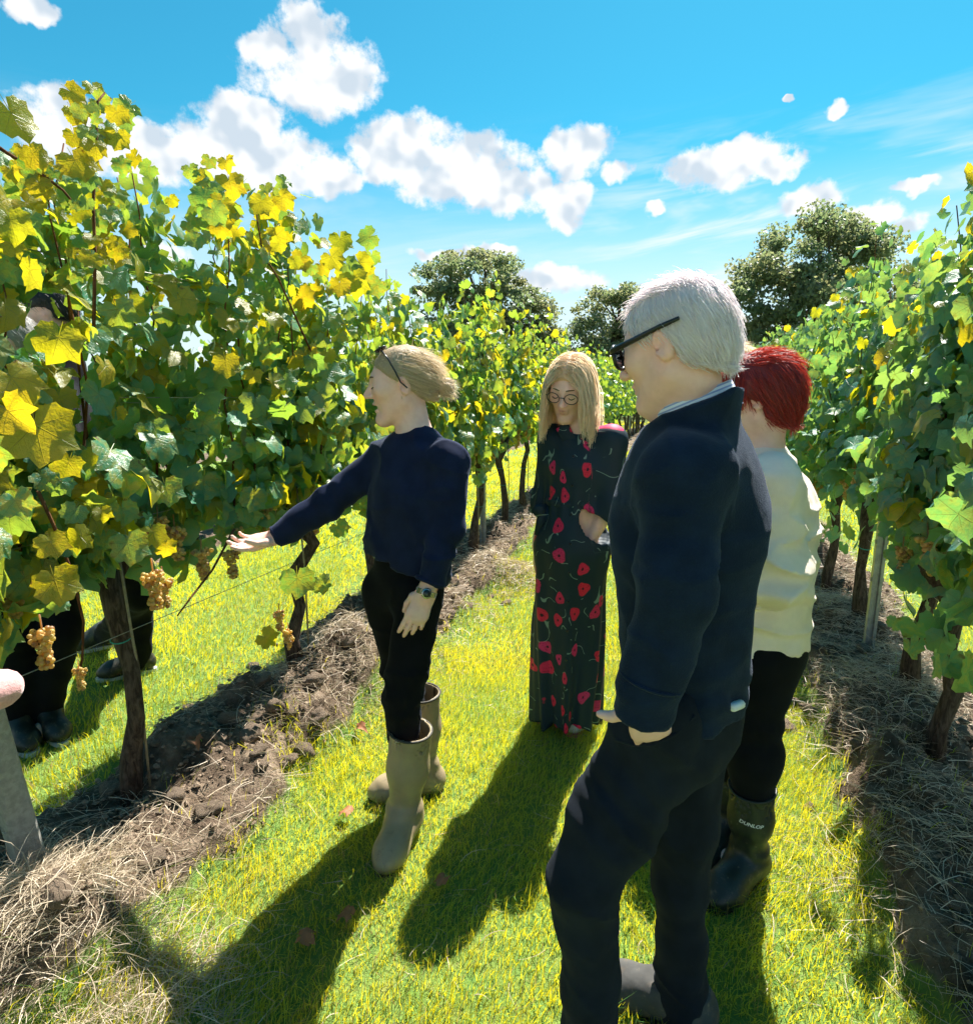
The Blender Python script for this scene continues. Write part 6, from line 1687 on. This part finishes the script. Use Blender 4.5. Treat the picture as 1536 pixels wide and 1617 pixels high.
# ---- two men behind the vine row
def men_behind():
    J, c, r, f = standing(90, 2.80, 0, f=(-.8, -.45, 0), H=1.93); o = at(74, 492, 2.78)
    J['neck'] = o + np.array((.04, .02, -.165)); a = gp(165, 1020); b = gp(222, 1060); J['anL'] = a+Z(.09); J['anR'] = b+Z(.09); J['toeL'] = a+f*.13+Z(.04); J['toeR'] = b+f*.13+Z(.04)
    for k in ('pelvis', 'waist', 'hipL', 'hipR'): J[k] = J[k] + np.array((.08, .1, 0))
    for k in ('knL', 'knR'): J[k] = J[k] + np.array((.12, .3, 0))
    figure('dark-haired man in black behind the leaves of the vine row', c, f, J, o, (-.9, -.35, -.25), 1.0, False, short_hair('dark_hair', 35, 1400, .03, .25), 'black_jacket', 'black_cloth', h=.012, foot=f, foot_mat='black_rubber', sole='white_shoe', brow='brow_dark')
    J, c, r, f = standing(10, 2.62, 0, f=(.25, -.9, 0), H=1.82); o = at(8, 540, 2.56); J['neck'] = o + np.array((0, .03, -.16))
    a = gp(30, 1165); b = gp(78, 1150); J['anL'] = b+Z(.09); J['anR'] = a+Z(.09); J['toeL'] = b+f*.13+Z(.04); J['toeR'] = a+f*.13+Z(.04)
    root, HM, S, bs = figure('grey-haired man with glasses half hidden by big yellow leaves', c, f, J, o, (-.75, -.5, -.35), 1.0, False, short_hair('grey_hair', 36, 1400, .03, .2), 'black_jacket', 'black_cloth', h=.012, foot=(.7, -.6, 0), foot_mat='black_rubber', sole='white_shoe', brow='brow_grey')
    tf = lambda p: np.asarray(p, float)@HM.T + o
    gl = empty('glasses', tuple(o-worigin(root))); gl.parent = root
    for s in (-1, 1):
        put('frame', lens_ring(tf((s*.034, .098, .003)), HM, .026, .018, .0016), MAT['black_plastic'], gl); put('lens', disc_mesh(tf((s*.034, .098, .003)), HM, .025, .017), MAT['clear_lens'], gl)
        put('temple', tube(tf([(s*.060, .094, .010), (s*.078, .080, .012), (s*.083, .0, .012), (s*.081, -.02, .006)]), .0018, 5), MAT['black_plastic'], gl)
    put('bridge', tube(tf([(-.009, .101, .006), (0, .105, .009), (.009, .101, .006)]), .0016, 5), MAT['black_plastic'], gl)
men_behind()
# ---- someone in pink beside the standpoint, of whom the picture shows only the end of a sleeve
def pink_sleeve():
    J, c, r, f = standing(-900, .72, 0, f=(.1, 1, 0), H=1.60); o = np.array((-1.25, .72, 1.50)); c = np.array((-1.25, .72, 0))
    sh = c - np.array((J['pelvis'][0], J['pelvis'][1], 0))
    for k in J: J[k] = J[k] + np.array((sh[0], sh[1], 0))
    J['neck'] = o - Z(.16); J['elR'] = np.array((-1.16, .98, 1.02)); J['wrR'] = at(2, 1088, 1.30); 
    figure('person in a fluffy pink jumper whose sleeve end enters at the picture edge', c, f, J, o, (.1, 1, -.2), 1.0, True, short_hair('fair_hair', 39, 600, .06, .2, thick=.014), 'pink_fleece', 'grey_trousers', h=.011, foot=f, wide=1.15)
pink_sleeve()
